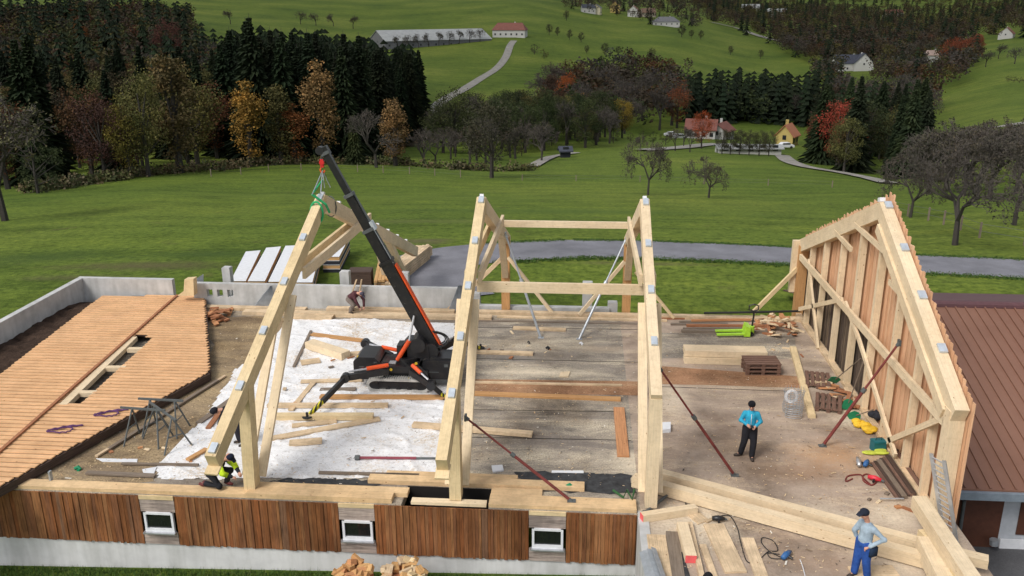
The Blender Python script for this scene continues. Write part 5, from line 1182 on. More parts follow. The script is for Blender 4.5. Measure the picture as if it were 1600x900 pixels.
# hook block, sling
hk = thing('hook_block', TIP+Vector((-.1, 0, -.3)), 'red hook block and chain hanging from the crane boom tip', 'hook')
HT = TIP+Vector((-.12, -.02, 0)); WL[hk.name] = Vector(hk.location)
def part(name, f, mat, parent, smooth=False): mb = MB(); f(mb); return mb.build(name, mat, parent, smooth=smooth)
part('rope', lambda m: [m.tube([HT+Vector((0, s, 0)), HT+Vector((0, s, -.25))], .012, 5) for s in (-.04, .04)], M_STEEL, hk)
part('block', lambda m: (m.box(HT+Vector((0, 0, -.36)), (.11, .10, .26)), m.tube([HT+Vector((0, -.06, -.33)), HT+Vector((0, .06, -.33))], .08, 12)), plain('red_paint', (.5, .02, .02), .4), hk)
part('hook', lambda m: m.tube([HT+Vector((math.sin(t)*.07, 0, -.58-math.cos(t)*.08)) for t in np.linspace(-2.6, 1.6, 12)], .022, 6), M_ORANGE, hk)
RA = Vector((-8.16, AY+.08, AZ))
sl = thing('lifting_sling', RA, 'green lifting sling and chains looped round the ridge of the hanging truss', 'sling')
for k, (dx, dy) in enumerate(((-.12, -.5), (.10, -.35), (.14, .6), (-.02, .5))):
    part('chain', lambda m: m.tube([HT+Vector((0, 0, -.6)), RA+Vector((dx, dy, .1))], .016, 5), M_ZINC, sl)
def loop(y, s=.34):
    z = (zfront(y) if y < AY else zback(y)); c = Vector((-8.18, y+.08, z-.22)); return [c+Vector((math.cos(t)*.19, 0, math.sin(t)*s)) for t in np.linspace(0, 2*math.pi, 17)]
part('green_strap', lambda m: (m.tube(loop(25.9), .035, 6), m.tube([HT+Vector((-.03, 0, -.9)), RA+Vector((-.1, -.4, .15))], .03, 6)), M_GSLING, sl)
part('green_strap', lambda m: m.tube([RA+Vector((-.15, -.45, .1)), RA+Vector((.22, -.3, -.25)), RA+Vector((.26, -.1, -.55))], .04, 6), M_GSLING, sl)
part('strap', lambda m: m.tube(loop(27.4), .02, 6), M_STEEL, sl)

# ================================================================== BOARDS ON THE DECK
def plk(a, b, wd, ht, mat, label, z=.0, cat='plank', name='plank', group=None): return lay(name, a, b, wd, ht, mat, None, label, cat, group, z=z)
L_ = [
 ((486, 516), (459, 572), .10, .04, W_OLD, 'thin grey plank lying diagonally on the left of the white membrane'),
 ((487, 521), (566, 531), .26, .05, W_POST, 'orange brown plank on top of the short beam behind the crane'),
 ((470, 566), (500, 562), .45, .03, W_PLANK, 'small pale board scrap left of the crane on the membrane'),
 ((470, 595), (566, 592), .22, .05, W_PLANK, 'plank lying left of the crane track near the engine housing'),
 ((492, 594), (454, 640), .18, .04, W_PLANK, 'short plank crossing diagonally left of the outrigger'),
 ((418, 631), (606, 631), .20, .10, W_PLANK, 'long plank behind the outrigger foot, upper of the two'),
 ((420, 647), (583, 647), .24, .16, W_YEL, 'thick long timber right behind the outrigger foot'),
 ((456, 664), (526, 657), .22, .05, W_PLANK, 'short plank just in front of the outrigger foot'),
 ((412, 686), (593, 653), .26, .05, W_PLANK, 'long tapering plank lying diagonally in front of the outrigger foot'),
 ((452, 690), (503, 686), .24, .10, W_PLANK, 'short thick board in front of the long tapering plank'),
 ((500, 618), (700, 619), .24, .08, W_POST, 'brown timber pad lying beside the near crane track'),
 ((500, 608), (556, 607), .24, .03, W_OLD, 'grey board left of the crane track'),
 ((498, 737), (655, 741), .10, .05, W_OLD, 'thin grey batten along the front part of the membrane'),
 ((645, 661), (832, 676), .26, .10, W_PLANK, 'plank passing under the second truss across the membrane edge'),
 ((738, 548), (833, 551), .24, .08, W_PLANK, 'pale plank just right of the far right outrigger foot'),
 ((738, 596), (972, 601), .12, .05, W_PLANK, 'long thin pale batten crossing between the two middle trusses'),
 ((737, 613), (970, 622), .24, .07, W_POST, 'long reddish board crossing between the two middle trusses'),
 ((967, 636), (974, 712), .34, .05, W_LARCH, 'short wide board lying towards the viewer left of the middle truss'),
 ((738, 541), (760, 540), .1, .03, W_PLANK, 'small pale offcut behind the second truss'),
 ((802, 511), (884, 514), .26, .07, W_PLANK, 'short reddish plank behind the lower crossbeam'),
 ((740, 500), (1000, 505), .16, .03, W_OLD, 'long pale strip along the rear of the middle deck'),
 ((455, 492), (520, 494), .4, .12, W_PLANK, 'stubby plank end lying at the rear left of the deck'),
 ((425, 500), (405, 560), .2, .05, W_OLD, 'grey board partly behind the leftmost truss'),
 ((340, 593), (170, 700), .12, .06, W_OLD, 'long grey scaffold plank between the gable panel and the trestles'),
 ((352, 586), (150, 712), .10, .05, W_PLANK, 'second long plank beside the grey scaffold plank'),
 ((310, 660), (372, 615), .20, .04, W_OLD, 'dark grey board on the left edge of the membrane'),
 ((323, 700), (293, 717), .16, .06, W_POST, 'short brown plank behind the kneeling worker'),
 ((345, 640), (325, 668), .16, .05, W_RED, 'short reddish brown plank left of the leftmost truss'),
 ((135, 737), (242, 742), .16, .05, W_OLD, 'weathered dark board on the sawdust at the lower left'),
 ((190, 723), (310, 725), .08, .05, W_OLD, 'thin dark batten behind the weathered board at the lower left'),
 ((1254, 544), (1256, 545), .01, .01, W_PLANK, ''),
 ((1239, 541), (1269, 648), .22, .12, W_YEL, 'long sawdust covered timber lying beside the wire basket'),
 ((1003, 803), (1088, 776+14), .20, .20, W_PALE, 'beam with a pink painted end at the corner of the floor'),
 ((1066, 815), (1080, 868), .26, .20, W_PALE, 'short beam with a pink painted front end'),
 ((1078, 815), (1098, 905), .12, .10, W_PLANK, 'narrow timber right of the short pink ended beam'),
 ((1115, 818), (1150, 893), .50, .05, W_PLANK, 'wide pale board lying right of the power cable'),
 ((1025, 835), (1035, 905), .45, .04, W_PLANK, 'wide sawdust covered board at the lower corner of the floor'),
 ((1050, 830), (1060, 905), .30, .03, W_OLD, 'brown weathered board beside the short pink ended beam'),
 ((1075, 795), (1100, 815), .34, .03, W_PLANK, 'sawdust covered board behind the row of boards at the lower floor'),
 ((1168, 840), (1192, 905), .30, .03, W_PLANK, 'thin pale board right of the wide pale board on the lower floor'),
 ((1330, 893), (1400, 891), .40, .04, W_PLANK, 'pale board by the feet of the worker in the grey blue shirt'),
 ((1098, 850), (1118, 905), .16, .04, W_PLANK, 'thin board in the row at the bottom of the floor'),
 ((1320, 738+90), (1345, 842), .01, .01, W_PLANK, ''),
]
for a, b, wd, ht, mt, lb in L_:
    if lb: plk(a, b, wd, ht, mt, lb, z=.03 if a[0] < 720 and 495 < a[1] < 750 else 0.)
# short beam chunk behind the crane
plk((483, 532), (540, 550), .42, .26, W_PALE, 'short thick beam with a dark end behind the crane engine housing', z=.03, cat='beam', name='timber_beam')
plk((535, 553), (566, 550), .30, .10, W_PLANK, 'small pale board beside the short thick beam')
# white grey sheet pieces
def slab(name, pts, ht, mat, label, cat, z=0.0):
    P = [G(u, v, z+ht) for u, v in pts]; area = sum(P[i].x*P[(i+1) % len(P)].y-P[(i+1) % len(P)].x*P[i].y for i in range(len(P)))
    if area < 0: P = P[::-1]
    mb = MB(); mb.prism([p for p in P][::-1], (0, 0, -ht+.004)); o = mb.build(name, mat, base=(P[0].x, P[0].y, z)); return tag(o, label, cat)
slab('foam_block', [(1031, 660), (1048, 659), (1048, 670), (1031, 672)], .12, M_WHITE, 'small white block on the floor right of the middle truss', 'block')
slab('board_offcut', [(876, 581), (891, 580), (888, 588), (874, 588)], .04, W_PALE, 'small pale board offcut in the middle of the grey deck', 'offcut')
slab('paper_scrap', [(768, 727), (785, 726), (787, 734), (770, 737)], .05, M_WHITE, 'crumpled white scrap on the deck near the red prop', 'scrap')
slab('white_strip', [(862, 735), (912, 735), (912, 739), (862, 738)], .02, M_WHITE, 'thin white strip behind the black felt', 'strip')
slab('white_sheet_scrap', [(150, 716), (215, 717), (214, 722), (160, 721)], .02, M_WHITE, 'long white plastic scrap in the sawdust at the lower left', 'scrap')
slab('white_sheet_scrap', [(222, 733), (245, 729), (240, 741), (225, 741)], .03, M_WHITE, 'small white plastic scrap beside the weathered board at the lower left', 'scrap')
slab('grey_felt_piece', [(1053, 868), (1066, 862), (1080, 905), (1060, 905)], .02, M_TAR, 'dark grey felt piece between boards at the bottom of the floor', 'felt')
for pos, lab, c_, s_ in (((890, 765), 'green plastic handle beside the foot of the red prop', M_GREEN, .13), ((122, 735), 'small green plastic piece at the lower left', M_GREEN, .09), ((856, 546), 'small black bracket on the grey deck', M_BLACK, .08), ((826, 537), 'tiny dark lump left of the black bracket on the deck', M_BLACK, .05), ((908, 539), 'small white cap beside the foot of the galvanised prop', M_WHITE, .07), ((742, 668), 'small dark clamp lying right of the second truss', M_BLACK, .08), ((430, 560), 'x', None, 0)):
    if c_ is None: continue
    p = G(*pos); mb = MB(); mb.tube([p+Vector((-s_, 0, .05)), p+Vector((0, s_*.4, .09)), p+Vector((s_, 0, .04))], [s_*.5, s_*.6, s_*.35], 8); mb.box(p+Vector((s_*.4, 0, .03)), (s_*.9, s_*1.3, .05)); o = mb.build('small_tool', c_, base=p); tag(o, lab, 'tool')
mb = MB(); p = G(980, 776, .1); mb.tube([p+Vector((-.35, .25, .02)), p+Vector((-.1, -.1, .03)), p+Vector((.0, .28, .03)), p+Vector((.12, -.15, .02)), p+Vector((.2, .3, .03))], .035, 6); o = mb.build('green_strap', plain('dark_green_strap', (.03, .10, .03), .8), base=p); tag(o, 'dark green webbing strap lying on the sill left of the middle truss', 'strap')
# pink ends
for (u, v, z) in ((1003, 809, .1), (1076, 876, .1)):
    pass
# beam pack behind the pallets
for i, (a, b, z, lb) in enumerate((((1069, 556), (1197, 559), 0, 'lower beam of the pack in front of the pallet jack'), ((1069, 543), (1197, 546), .24, 'upper beam of the pack in front of the pallet jack'))):
    lay('timber_beam', a, b, .42 if i == 0 else .62, .22, W_PALE, None, lb, 'beam', z=z)
# long beams at the lower right
def big(p, q, wd, ht, mat, label, name='timber_beam'):
    p, q = Vector(p), Vector(q); mb = MB(); mb.beam(p, q, wd, ht, off=-.5); o = mb.build(name, mat, base=((p+q)/2)-Vector((0, 0, ht))); return tag(o, label, 'beam')
big(G(990, 742, .34), G(1446, 866, .34), .26, .30, W_PALE, 'front one of the two very long beams lying across the lower right floor')
big(G(1015, 731, .30), G(1438, 843, .30), .26, .26, W_PALE, 'rear one of the two very long beams lying across the lower right floor')
big(G(1486, 858, .45), G(1545, 872, .45), .28, .22, W_PALE, 'beam end sticking out past the crossing beams over the floor edge')
big(G(1437, 775, .95), G(1560, 960, .95), .34, .34, W_PALE, 'thick crossing beam lying on top at the lower right corner')
big(G(1445, 838, .60), G(1520, 985, .60), .34, .40, W_PALE, 'lower crossing beam under the thick one at the lower right corner')
big(G(1440, 833, .58), G(1478, 830, .58), .30, .22, W_YEL, 'short beam block joining the long beams to the crossing beam')
big(G(1480, 862, .68), G(1512, 915, .68), .28, .22, W_YEL, 'bevelled beam end lying against the crossing beam')
lay('timber_block', (1306, 842), (1318, 836), .25, .10, W_PLANK, None, 'small wood block under the front long beam', 'block')
for (u, v, z, wd, ht, dirn, lb) in ((1001, 806, 0, .20, .2, (1088, 790), 'x'), (1079, 872, 0, .26, .2, (1066, 815), 'y')):
    a = G(u+(0), v+(-3 if lb == 'x' else -4), .2); b = G(*dirn, .2); d = (a-b).normalized()
# pink ends as parts of those two beams
for o in list(COL.objects):
    if o.get('label') in ('beam with a pink painted end at the corner of the floor', 'short beam with a pink painted front end'):
        v0 = [Vector(x.co)+o.location for x in o.data.vertices]; near = v0[0:4] if 'corner' in o['label'] else v0[4:8]; far = v0[4:8] if 'corner' in o['label'] else v0[0:4]
        cn = sum(near, Vector())/4; cf = sum(far, Vector())/4; d = (cn-cf).normalized(); mb = MB(); up = Vector((0, 0, 1)); wd = .20 if 'corner' in o['label'] else .26
        mb.beam(cn+d*.001, cn+d*.008, wd-.004, .196); mb.build('painted_end', M_PINK, o)
# aluminium profiles at the bottom left of the floor
al = thing('aluminium_sheets', G(1015, 880), 'bundle of bent shiny metal sheets lying on the concrete wall top at the bottom', 'metal sheets')
for k in range(4):
    mb = MB(); a = G(1003+k*6, 862-2*k, .1+.03*k); b = G(1018+k*9, 925, .1+.03*k); mb.beam(a, b, .12, .02, up=(.3*(k-1.5), 0, 1)); mb.build('sheet', M_ZINC, al)
for k, (a, b, lb) in enumerate((((1183, 0), (0, 0), ''),)): pass
# lumber scraps: dark board stack by the gable wall
for k in range(12):
    a = (1364+k*4.6, 722-k*2.2); b = (1404+k*4.8, 778-k*1.6)
    lay('old_board', a, b, .13, .05+.025*(k % 3), (W_PALLET, W_DARK, W_OLD, W_DARK)[k % 4], None, 'old dark board in the row lying by the foot of the gable wall', 'board', 'old dark boards by the gable wall')
mb = MB(); mb.tube([G(1375, 779, .1), G(1412, 779, .1)], .02, 6); o = mb.build('metal_rod', M_ZINC, base=G(1390, 779)); tag(o, 'thin bright metal rod lying in front of the old boards', 'rod')
# rear lumber rows
random.seed(3)
for k in range(9):
    u0 = 1030+random.uniform(0, 60); u1 = 1175+random.uniform(-40, 40); v = 494+k*2.6+random.uniform(-1, 1)
    lay('long_board', (u0, v), (u1, v+random.uniform(-2, 2)), .14, .04+.03*(k % 3), (W_OLD, W_RED, W_LARCH, W_OLD)[k % 4], None, 'long thin board in the loose row along the rear deck edge', 'board', 'loose boards along the rear edge')
mb = MB(); mb.tube([G(1100, 489, .25), G(1170, 488, .35), G(1250, 486, .3)], .05, 6); o = mb.build('black_pipe', M_RUBBER, base=G(1170, 489)); tag(o, 'long black pipe lying along the rear edge up to the gable wall', 'pipe')
# scrap piles
def scrap(u, v, su, sv, n, mats, label, ht=.5, Lr=(.25, .7), z0=0.):
    p = G(u, v, z0); t = thing('wood_scrap_pile', p, label, 'scrap pile'); rx = (G(u+su, v)-G(u, v)).length; ry = abs(G(u, v-sv).y-G(u, v).y)
    for i in range(n):
        a = random.uniform(0, 6.28); r = math.sqrt(random.random()); x, y = p.x+math.cos(a)*r*rx, p.y+math.sin(a)*r*ry; z = z0+.05+ht*(1-r)*random.uniform(.3, 1); L = random.uniform(*Lr); b = random.uniform(0, 3.14)
        d = Vector((math.cos(b), math.sin(b), random.uniform(-.35, .35)))*L/2; mb = MB(); mb.beam(Vector((x, y, z))-d, Vector((x, y, z))+d, random.uniform(.08, .2), random.uniform(.025, .07), up=(random.uniform(-.4, .4), 0, 1)); mb.build('wood_piece', random.choice(mats), t)
scrap(1215, 512, 32, 17, 46, [W_PLANK, W_LARCH, W_PALE, W_RED], 'pile of pale and orange wood offcuts by the far end of the gable wall', .45)
scrap(338, 497, 20, 12, 34, [W_RED, W_LARCH, W_RED], 'pile of reddish wood scraps beside the gable panel', .45)
scrap(1292, 605, 14, 22, 14, [W_LARCH, W_PLANK], 'loose orange splinters at the foot of the gable wall by the pallets', .08)
scrap(1322, 622, 12, 14, 12, [W_PLANK, W_RED], 'small loose scraps under the green shovels', .1)
# pallets
def pallet(c, rz, label, z=0.0, n=1):
    for k in range(n):
        t = thing('wooden_pallet', (c.x, c.y, z+k*.144), label[k] if isinstance(label, (list, tuple)) else label, 'pallet', 'stack of pallets' if n > 1 else None)
        for i in range(5): mb = MB(); mb.box((c.x, c.y-.34+.17*i if False else c.y-.34+.17*i, z+k*.144+.133), (1.2, .115, .022)); mb.build('top_slat', W_PALLET, t)
        for i in (-1, 0, 1): mb = MB(); mb.box((c.x+.53*i, c.y, z+k*.144+.105), (.12, .8, .022)); mb.build('crosspiece', W_PALLET, t)
        for i in (-1, 0, 1):
            for j in (-1, 0, 1): mb = MB(); mb.box((c.x+.53*i, c.y+.33*j, z+k*.144+.06), (.11, .11, .075)); mb.build('block', W_PALLET, t)
        for j in (-1, 0, 1): mb = MB(); mb.box((c.x, c.y+.33*j, z+k*.144+.012), (1.2, .1, .02)); mb.build('bottom_slat', W_PALLET, t)
        # turn about the base
        t.rotation_euler.z = rz
pallet(G(1188, 580), R(3), ['lowest pallet of the stack behind the wire basket', 'middle pallet of the stack behind the wire basket', 'top pallet of the stack behind the wire basket'], n=3)
pallet(G(1277, 597), R(78), 'dark pallet lying flat behind the other by the gable wall'); pallet(G(1294, 633), R(75), 'dark pallet lying flat nearest the green shovels')
# pallet jack (lime green)
pj = thing('pallet_jack', G(1165, 525), 'lime green pallet truck with a tall black handle behind the beam pack', 'pallet truck'); b0 = G(1165, 524)
for s in (-.2, .2): part('fork', lambda m: m.beam(b0+Vector((-1.15, s-.1, .12)), b0+Vector((0, s, .14)), .15, .06), M_LIME, pj)
part('hydraulic_body', lambda m: (m.prism([b0+Vector((-.12, -.28, .05)), b0+Vector((.12, -.28, .05)), b0+Vector((.12, -.28, .42)), b0+Vector((-.05, -.28, .46))], (0, .56, 0)), m.cyl(b0+Vector((.2, 0, .05)), .11, .35, 12)), M_LIME, pj)
part('handle', lambda m: (m.tube([b0+Vector((.2, 0, .2)), b0+Vector((.25, 0, .85)), b0+Vector((.22, 0, 1.0))], .035, 8), m.tube([b0+Vector((.22, 0, 1.0)), b0+Vector((.05, 0, 1.06)), b0+Vector((.05, 0, 1.22)), b0+Vector((.22, 0, 1.28)), b0+Vector((.40, 0, 1.22)), b0+Vector((.40, 0, 1.06)), b0+Vector((.22, 0, 1.0))], .028, 8)), M_BLACK, pj)
for s in (-.1, .1): part('wheel', lambda m: m.tube([b0+Vector((.2, s-.03, .09)), b0+Vector((.2, s+.03, .09))], .09, 12), M_RUBBER, pj)
# wire basket / coil
wb = thing('wire_mesh_roll', G(1238, 640), 'pale tangled roll of wire mesh standing on the floor beside the long timber', 'wire mesh'); c = G(1236, 640)
def mesh_roll(m):
    for k in range(9):
        a = k*.7; m.tube([c+Vector((.30*math.cos(t)+.04*math.sin(3*t+k), -.2+.22*math.sin(t), .06+k*.085+.03*math.cos(t*2+k))) for t in np.linspace(0, 6.28, 18)], .008, 4)
    for k in range(18):
        t = k*.35; m.tube([c+Vector((.30*math.cos(t), -.2+.22*math.sin(t), .04+.1*i+0*.02*math.sin(i*3+k))) for i in range(9)], .006, 4)
part('wire_mesh', mesh_roll, M_ZINC, wb)
part('coil', lambda m: [m.tube([c+Vector((-.12+(.2-.03*j)*math.cos(t), -.35, .62+(.22-.03*j)*math.sin(t))) for t in np.linspace(0, 6.28, 20)], .012, 5) for j in range(3)], M_WHITE, wb)
part('lower_basket', lambda m: [m.tube([c+Vector((-.05+.26*math.cos(t), -.55+.16*math.sin(t), .04+.07*k)) for t in np.linspace(0, 6.28, 14)], .008, 4) for k in range(5)], M_ZINC, wb)
# shovels, bags and tools at the gable wall foot
def shovel(p, q, label, blade=.30):
    p, q = Vector(p), Vector(q); d = (q-p).normalized(); t = thing('shovel', p, label, 'shovel')
    part('handle', lambda m: m.tube([p+d*.25, q], .018, 6), W_OLD, t)
    s = d.cross(Vector((0, 1, 0))).normalized(); 
    part('blade', lambda m: m.prism([p-s*.15, p-s*.16+d*.30, p-s*.05+d*.38, p+s*.05+d*.38, p+s*.16+d*.30, p+s*.15], (0, .025, 0)), M_GREEN, t)
shovel(PY(1300, 597, 27.4), PX(1345, 560, 8.75), 'green shovel leaning at the wall foot behind the pallets'); shovel(G(1322, 640, .03), PX(1349, 565, 8.7), 'green shovel leaning on the gable wall with its blade up front'); shovel(G(1326, 653, .04), G(1365, 640, .5), 'green shovel lying low beside the yellow bag')
def lump(name, p, sx, sy, sz, mat, label, cat, n=5, seed=1):
    rs = random.Random(seed); mb = MB()
    for i in range(n):
        q = Vector(p)+Vector((rs.uniform(-1, 1)*sx*.5, rs.uniform(-1, 1)*sy*.5, sz*.45+rs.uniform(0, .4)*sz)); mb.ball(q, 1, 9, 6, (sx*rs.uniform(.4, .6), sy*rs.uniform(.4, .6), sz*rs.uniform(.35, .5)))
    o = mb.build(name, mat, base=p); return tag(o, label, cat)
p = G(1352, 674); M_YB = plain('yellow_bag', (.72, .45, .03), .7)
def crate(p, sx, sy, sz, rz, mat, label, cat, name, handle=True):
    p = Vector(p); t = thing(name, p, label, cat); M = Matrix.Rotation(rz, 3, 'Z')
    def q(x, y, z): a = M@Vector((x, y, 0)); return p+a+Vector((0, 0, z))
    part('body', lambda m: (m.beam(q(-sx/2, 0, sz/2), q(sx/2, 0, sz/2), sy, sz), m.beam(q(-sx/2-.01, 0, sz-.03), q(sx/2+.01, 0, sz-.03), sy+.03, .03)), mat, t)
    if handle: part('handle', lambda m: m.tube([q(-sx*.25, 0, sz), q(-sx*.22, 0, sz+.07), q(sx*.22, 0, sz+.07), q(sx*.25, 0, sz)], .012, 6), M_BLACK, t)
    return t
lump('yellow_bag', G(1345, 668), .34, .24, .22, M_YB, 'rear yellow sack slumped at the foot of the gable wall', 'bag', 5, 1); lump('yellow_bag', G(1357, 677), .34, .22, .20, M_YB, 'front yellow sack slumped at the foot of the gable wall', 'bag', 5, 2)
lump('dark_bag', G(1371, 657, 0), .3, .3, .28, M_DARKBAG, 'black work bag behind the yellow sacks', 'bag', 6, 3)
crate(G(1371, 703), .36, .26, .32, R(10), M_TEAL, 'teal power tool case standing by the gable wall', 'tool case', 'tool_case'); crate(G(1384, 672), .34, .2, .12, R(40), M_CONC, 'small grey box behind the teal case', 'box', 'small_box', False)
lump('lime_cloth', G(1366, 708), .42, .2, .10, plain('lime_cloth', (.45, .5, .06), .8), 'lime yellow glove like cloth in front of the teal case', 'cloth', 5, 4)
# circular saw and red tool with cables
def tool(p, rz, body, label, name='power_tool', L=.34):
    p = Vector(p); t = thing(name, p, label, 'power tool'); d = Vector((math.cos(rz), math.sin(rz), 0)); n_ = Vector((-d.y, d.x, 0))
    part('body', lambda m: m.tube([p+d*(-L/2)+Vector((0, 0, .09)), p+Vector((0, 0, .10)), p+d*L/2+Vector((0, 0, .09))], [.055, .075, .045], 10), body, t, True)
    part('handle', lambda m: m.tube([p+n_*.02+Vector((0, 0, .1)), p-n_*.16+Vector((0, 0, .06))], .03, 8), M_BLACK, t)
    part('head', lambda m: m.tube([p+d*L*.5+Vector((0, 0, .09)), p+d*L*.72+Vector((0, 0, .07))], [.035, .02], 8), M_STEEL, t); return t
tool(G(1353, 728), R(60), M_BLUE, 'blue power drill lying near the old boards'); tool(G(1366, 752), R(-30), plain('red_plastic', (.6, .03, .05), .4), 'red power tool lying near the old boards'); tool(G(1341, 726), R(80), M_ALU, 'grey metal cartridge gun left of the blue drill', 'cartridge_gun', .45); tool(G(1228, 872), R(50), M_BLUE, 'blue and black drill at the end of the cable on the lower floor'); tool(G(1122, 815), R(0), M_BLACK, 'black cable plug and tool standing on the floor among the boards', 'plug_tool', .3)
def cable(pts, label, r=.012, mat=M_RUBBER, name='cable'):
    P = [G(u, v, .02) for u, v in pts]; Q = []
    for i in range(len(P)-1):
        a, b, c_, d = P[max(i-1, 0)], P[i], P[i+1], P[min(i+2, len(P)-1)]
        for t in np.arange(6)/6: Q.append(.5*((2*b)+(c_-a)*t+(2*a-5*b+4*c_-d)*t*t+(-a+3*b-3*c_+d)*t**3))
    mb = MB(); mb.tube(Q+[P[-1]], r, 5); o = mb.build(name, mat, base=P[0]); tag(o, label, 'cable')
cable([(1122, 807), (1140, 806), (1152, 825), (1158, 850), (1168, 878), (1186, 874), (1200, 862), (1215, 860), (1208, 845), (1192, 840), (1190, 848), (1203, 862), (1222, 872), (1205, 872), (1200, 864), (1218, 866)], 'thin black cable snaking over the lower floor to the blue drill')
cable([(1332, 748), (1322, 752), (1325, 744), (1345, 742), (1350, 752), (1362, 758), (1370, 750), (1356, 741), (1348, 745), (1360, 757)], 'dark red air hose coiled near the old boards', .022, M_REDPROP, 'air_hose')
cable([(1250, 874), (1254, 885), (1258, 900)], 'short white cord on the lower floor', .01, M_WHITE, 'cord'); cable([(1068, 775), (1073, 792)], 'short thin rod on the floor near the corner', .015, M_RUBBER, 'rod')
# ladder standing at the gable wall corner
ld = thing('aluminium_ladder', (9.25, 18.7, -2.7), 'grey aluminium ladder leaning at the corner of the gable wall', 'ladder'); a0, a1 = PY(1485, 845, 18.7), PY(1465, 714, 19.1); dd_ = a1-a0; sdv = Vector((.17, -.33, 0))
for s in (-.5, .5): part('rail', lambda m: m.beam(a0+sdv*s, a1+sdv*s, .03, .09), M_ALU, ld)
for k in range(14): part('rung', lambda m: m.tube([a0+dd_*(.05+k*.07)-sdv*.5, a0+dd_*(.05+k*.07)+sdv*.5], .018, 6), M_ALU, ld)
# trestles
def trestle(bar0, bar1, z, label):
    a = G(*bar0, z); b = G(*bar1, z); d = (b-a).normalized(); t = thing('steel_trestle', (a+b)/2-Vector((0, 0, z)), label, 'trestle')
    part('top_bar', lambda m: m.beam(a-d*.12, b+d*.12, .05, .06), M_STEEL, t)
    nrm = Vector((-d.y, d.x, 0))
    for e, s in ((a+d*.25, -1), (b-d*.15, 1)):
        for k in (-1, 1):
            ft = Vector((e.x, e.y, 0))+nrm*k*.42+d*s*.16; part('leg', lambda m: m.tube([e, ft], .026, 6), M_STEEL, t)
        part('cross_bar', lambda m: m.tube([Vector((e.x, e.y, z*.45))+nrm*.23+d*s*.08, Vector((e.x, e.y, z*.45))-nrm*.23+d*s*.08], .018, 5), M_STEEL, t)
trestle((222, 623), (280, 626), 1.05, 'rear steel trestle on four legs beside the gable panel'); trestle((194, 637), (252, 641), 1.05, 'front steel trestle on four legs beside the gable panel'); trestle((236, 630), (272, 655), 1.0, 'third steel trestle turned towards the viewer between the other two')
mb = MB(); p = G(80, 750, .1); mb.box(p+Vector((0, 0, .1)), (.05, .1, .34)); mb.box(p+Vector((.03, 0, -.04)), (.16, .12, .03)); o = mb.build('steel_bracket', M_ZINC, base=p-Vector((0, 0, .05))); tag(o, 'small upright grey steel bracket at the lower left deck edge', 'bracket')

# ------------------------------------------------------------------ behind the barn: sandwich panel stacks and lumber
def panel_stack(c4, zt, n, label, under=W_STACK):
    P = [Vector((G(u, v, zt).x, G(u, v, zt).y, zt)) for u, v in c4]; zg = min(h(p.x, p.y) for p in P)
    t = thing('panel_stack', (P[0].x, P[0].y, zg), label, 'panel stack'); th = (zt-zg-.10)/n
    for k in range(n):
        z = zt-k*th; mb = MB(); q = [Vector((p.x, p.y, z)) for p in P]; mb.prism(q[::-1], (0, 0, -.012)); mb.build('white_sheet', M_WHITE, t)
        mb = MB(); cx = sum(q, Vector())/4; r = [cx+(x-cx)*.985 for x in q]; mb.prism([x-Vector((0, 0, .012)) for x in r][::-1], (0, 0, -th+.03)); mb.build('core', under if k % 2 == 0 else M_DARKBAG, t)
    mb = MB()
    for f in (.12, .5, .88):
        a = P[0].lerp(P[3], f); b = P[1].lerp(P[2], f); mb.beam((a.x, a.y, zg+.04), (b.x, b.y, zg+.04), .1, .09)
    mb.build('bearer', W_OLD, t)
ZT = .10
panel_stack([(360, 439), (384, 439), (407, 391), (384, 393)], ZT, 3, 'leftmost stack of white metal panels on the grass')
panel_stack([(387, 439), (414, 439), (439, 385), (416, 387)], ZT, 3, 'second stack of white metal panels from the left on the grass')
panel_stack([(419, 440), (446, 440), (468, 383), (446, 384)], ZT, 3, 'third stack of white metal panels from the left, half behind the hanging truss')
panel_stack([(462, 441), (488, 441), (500, 395), (478, 396)], ZT, 3, 'fourth stack of white metal panels seen under the hanging truss')
panel_stack([(503, 401), (530, 401), (546, 370), (524, 371)], .20, 4, 'rearmost stack of white panels right behind the truss ridge')
def lumber(a, b, z0, rows, cols_, label, mat=W_STACK):
    a, b = Vector(a), Vector(b); d = (b-a).normalized(); s = Vector((-d.y, d.x, 0)); t = thing('lumber_stack', a, label, 'lumber stack'); 
    for r in range(rows):
        mb = MB()
        for c_ in range(cols_):
            o = s*(c_-cols_/2)*.16; e0 = random.uniform(-.35, .2); e1 = random.uniform(-.2, .35); mb.beam(a+o+d*e0+Vector((0, 0, z0+r*.12)), b+o+d*e1+Vector((0, 0, z0+r*.12)), .145, .095)
        mb.build('board_layer', mat if r % 2 == 0 else W_PLANK, t)
g0 = -.65
lumber((PY(601, 440, 37.6).x, 37.3, g0), (PY(606, 430, 40.8).x, 40.8, g0), .1, 9, 6, 'tall stack of short orange boards standing behind the wall by the crane boom')
lumber((PY(612, 430, 40.3).x, 40.0, g0), (PY(662, 395, 45).x, 44.6, g0), .1, 6, 5, 'long stack of pale boards beside the lane behind the hanging truss', W_PLANK)
crate((PY(563, 430, 38.5).x, 38.6, h(-8, 38.6)), 1.05, .8, 1.15, R(5), W_DARK, 'dark brown wooden crate behind the wall near the crouching worker', 'crate', 'wooden_crate', False)
p = PY(584, 440, 37.2)
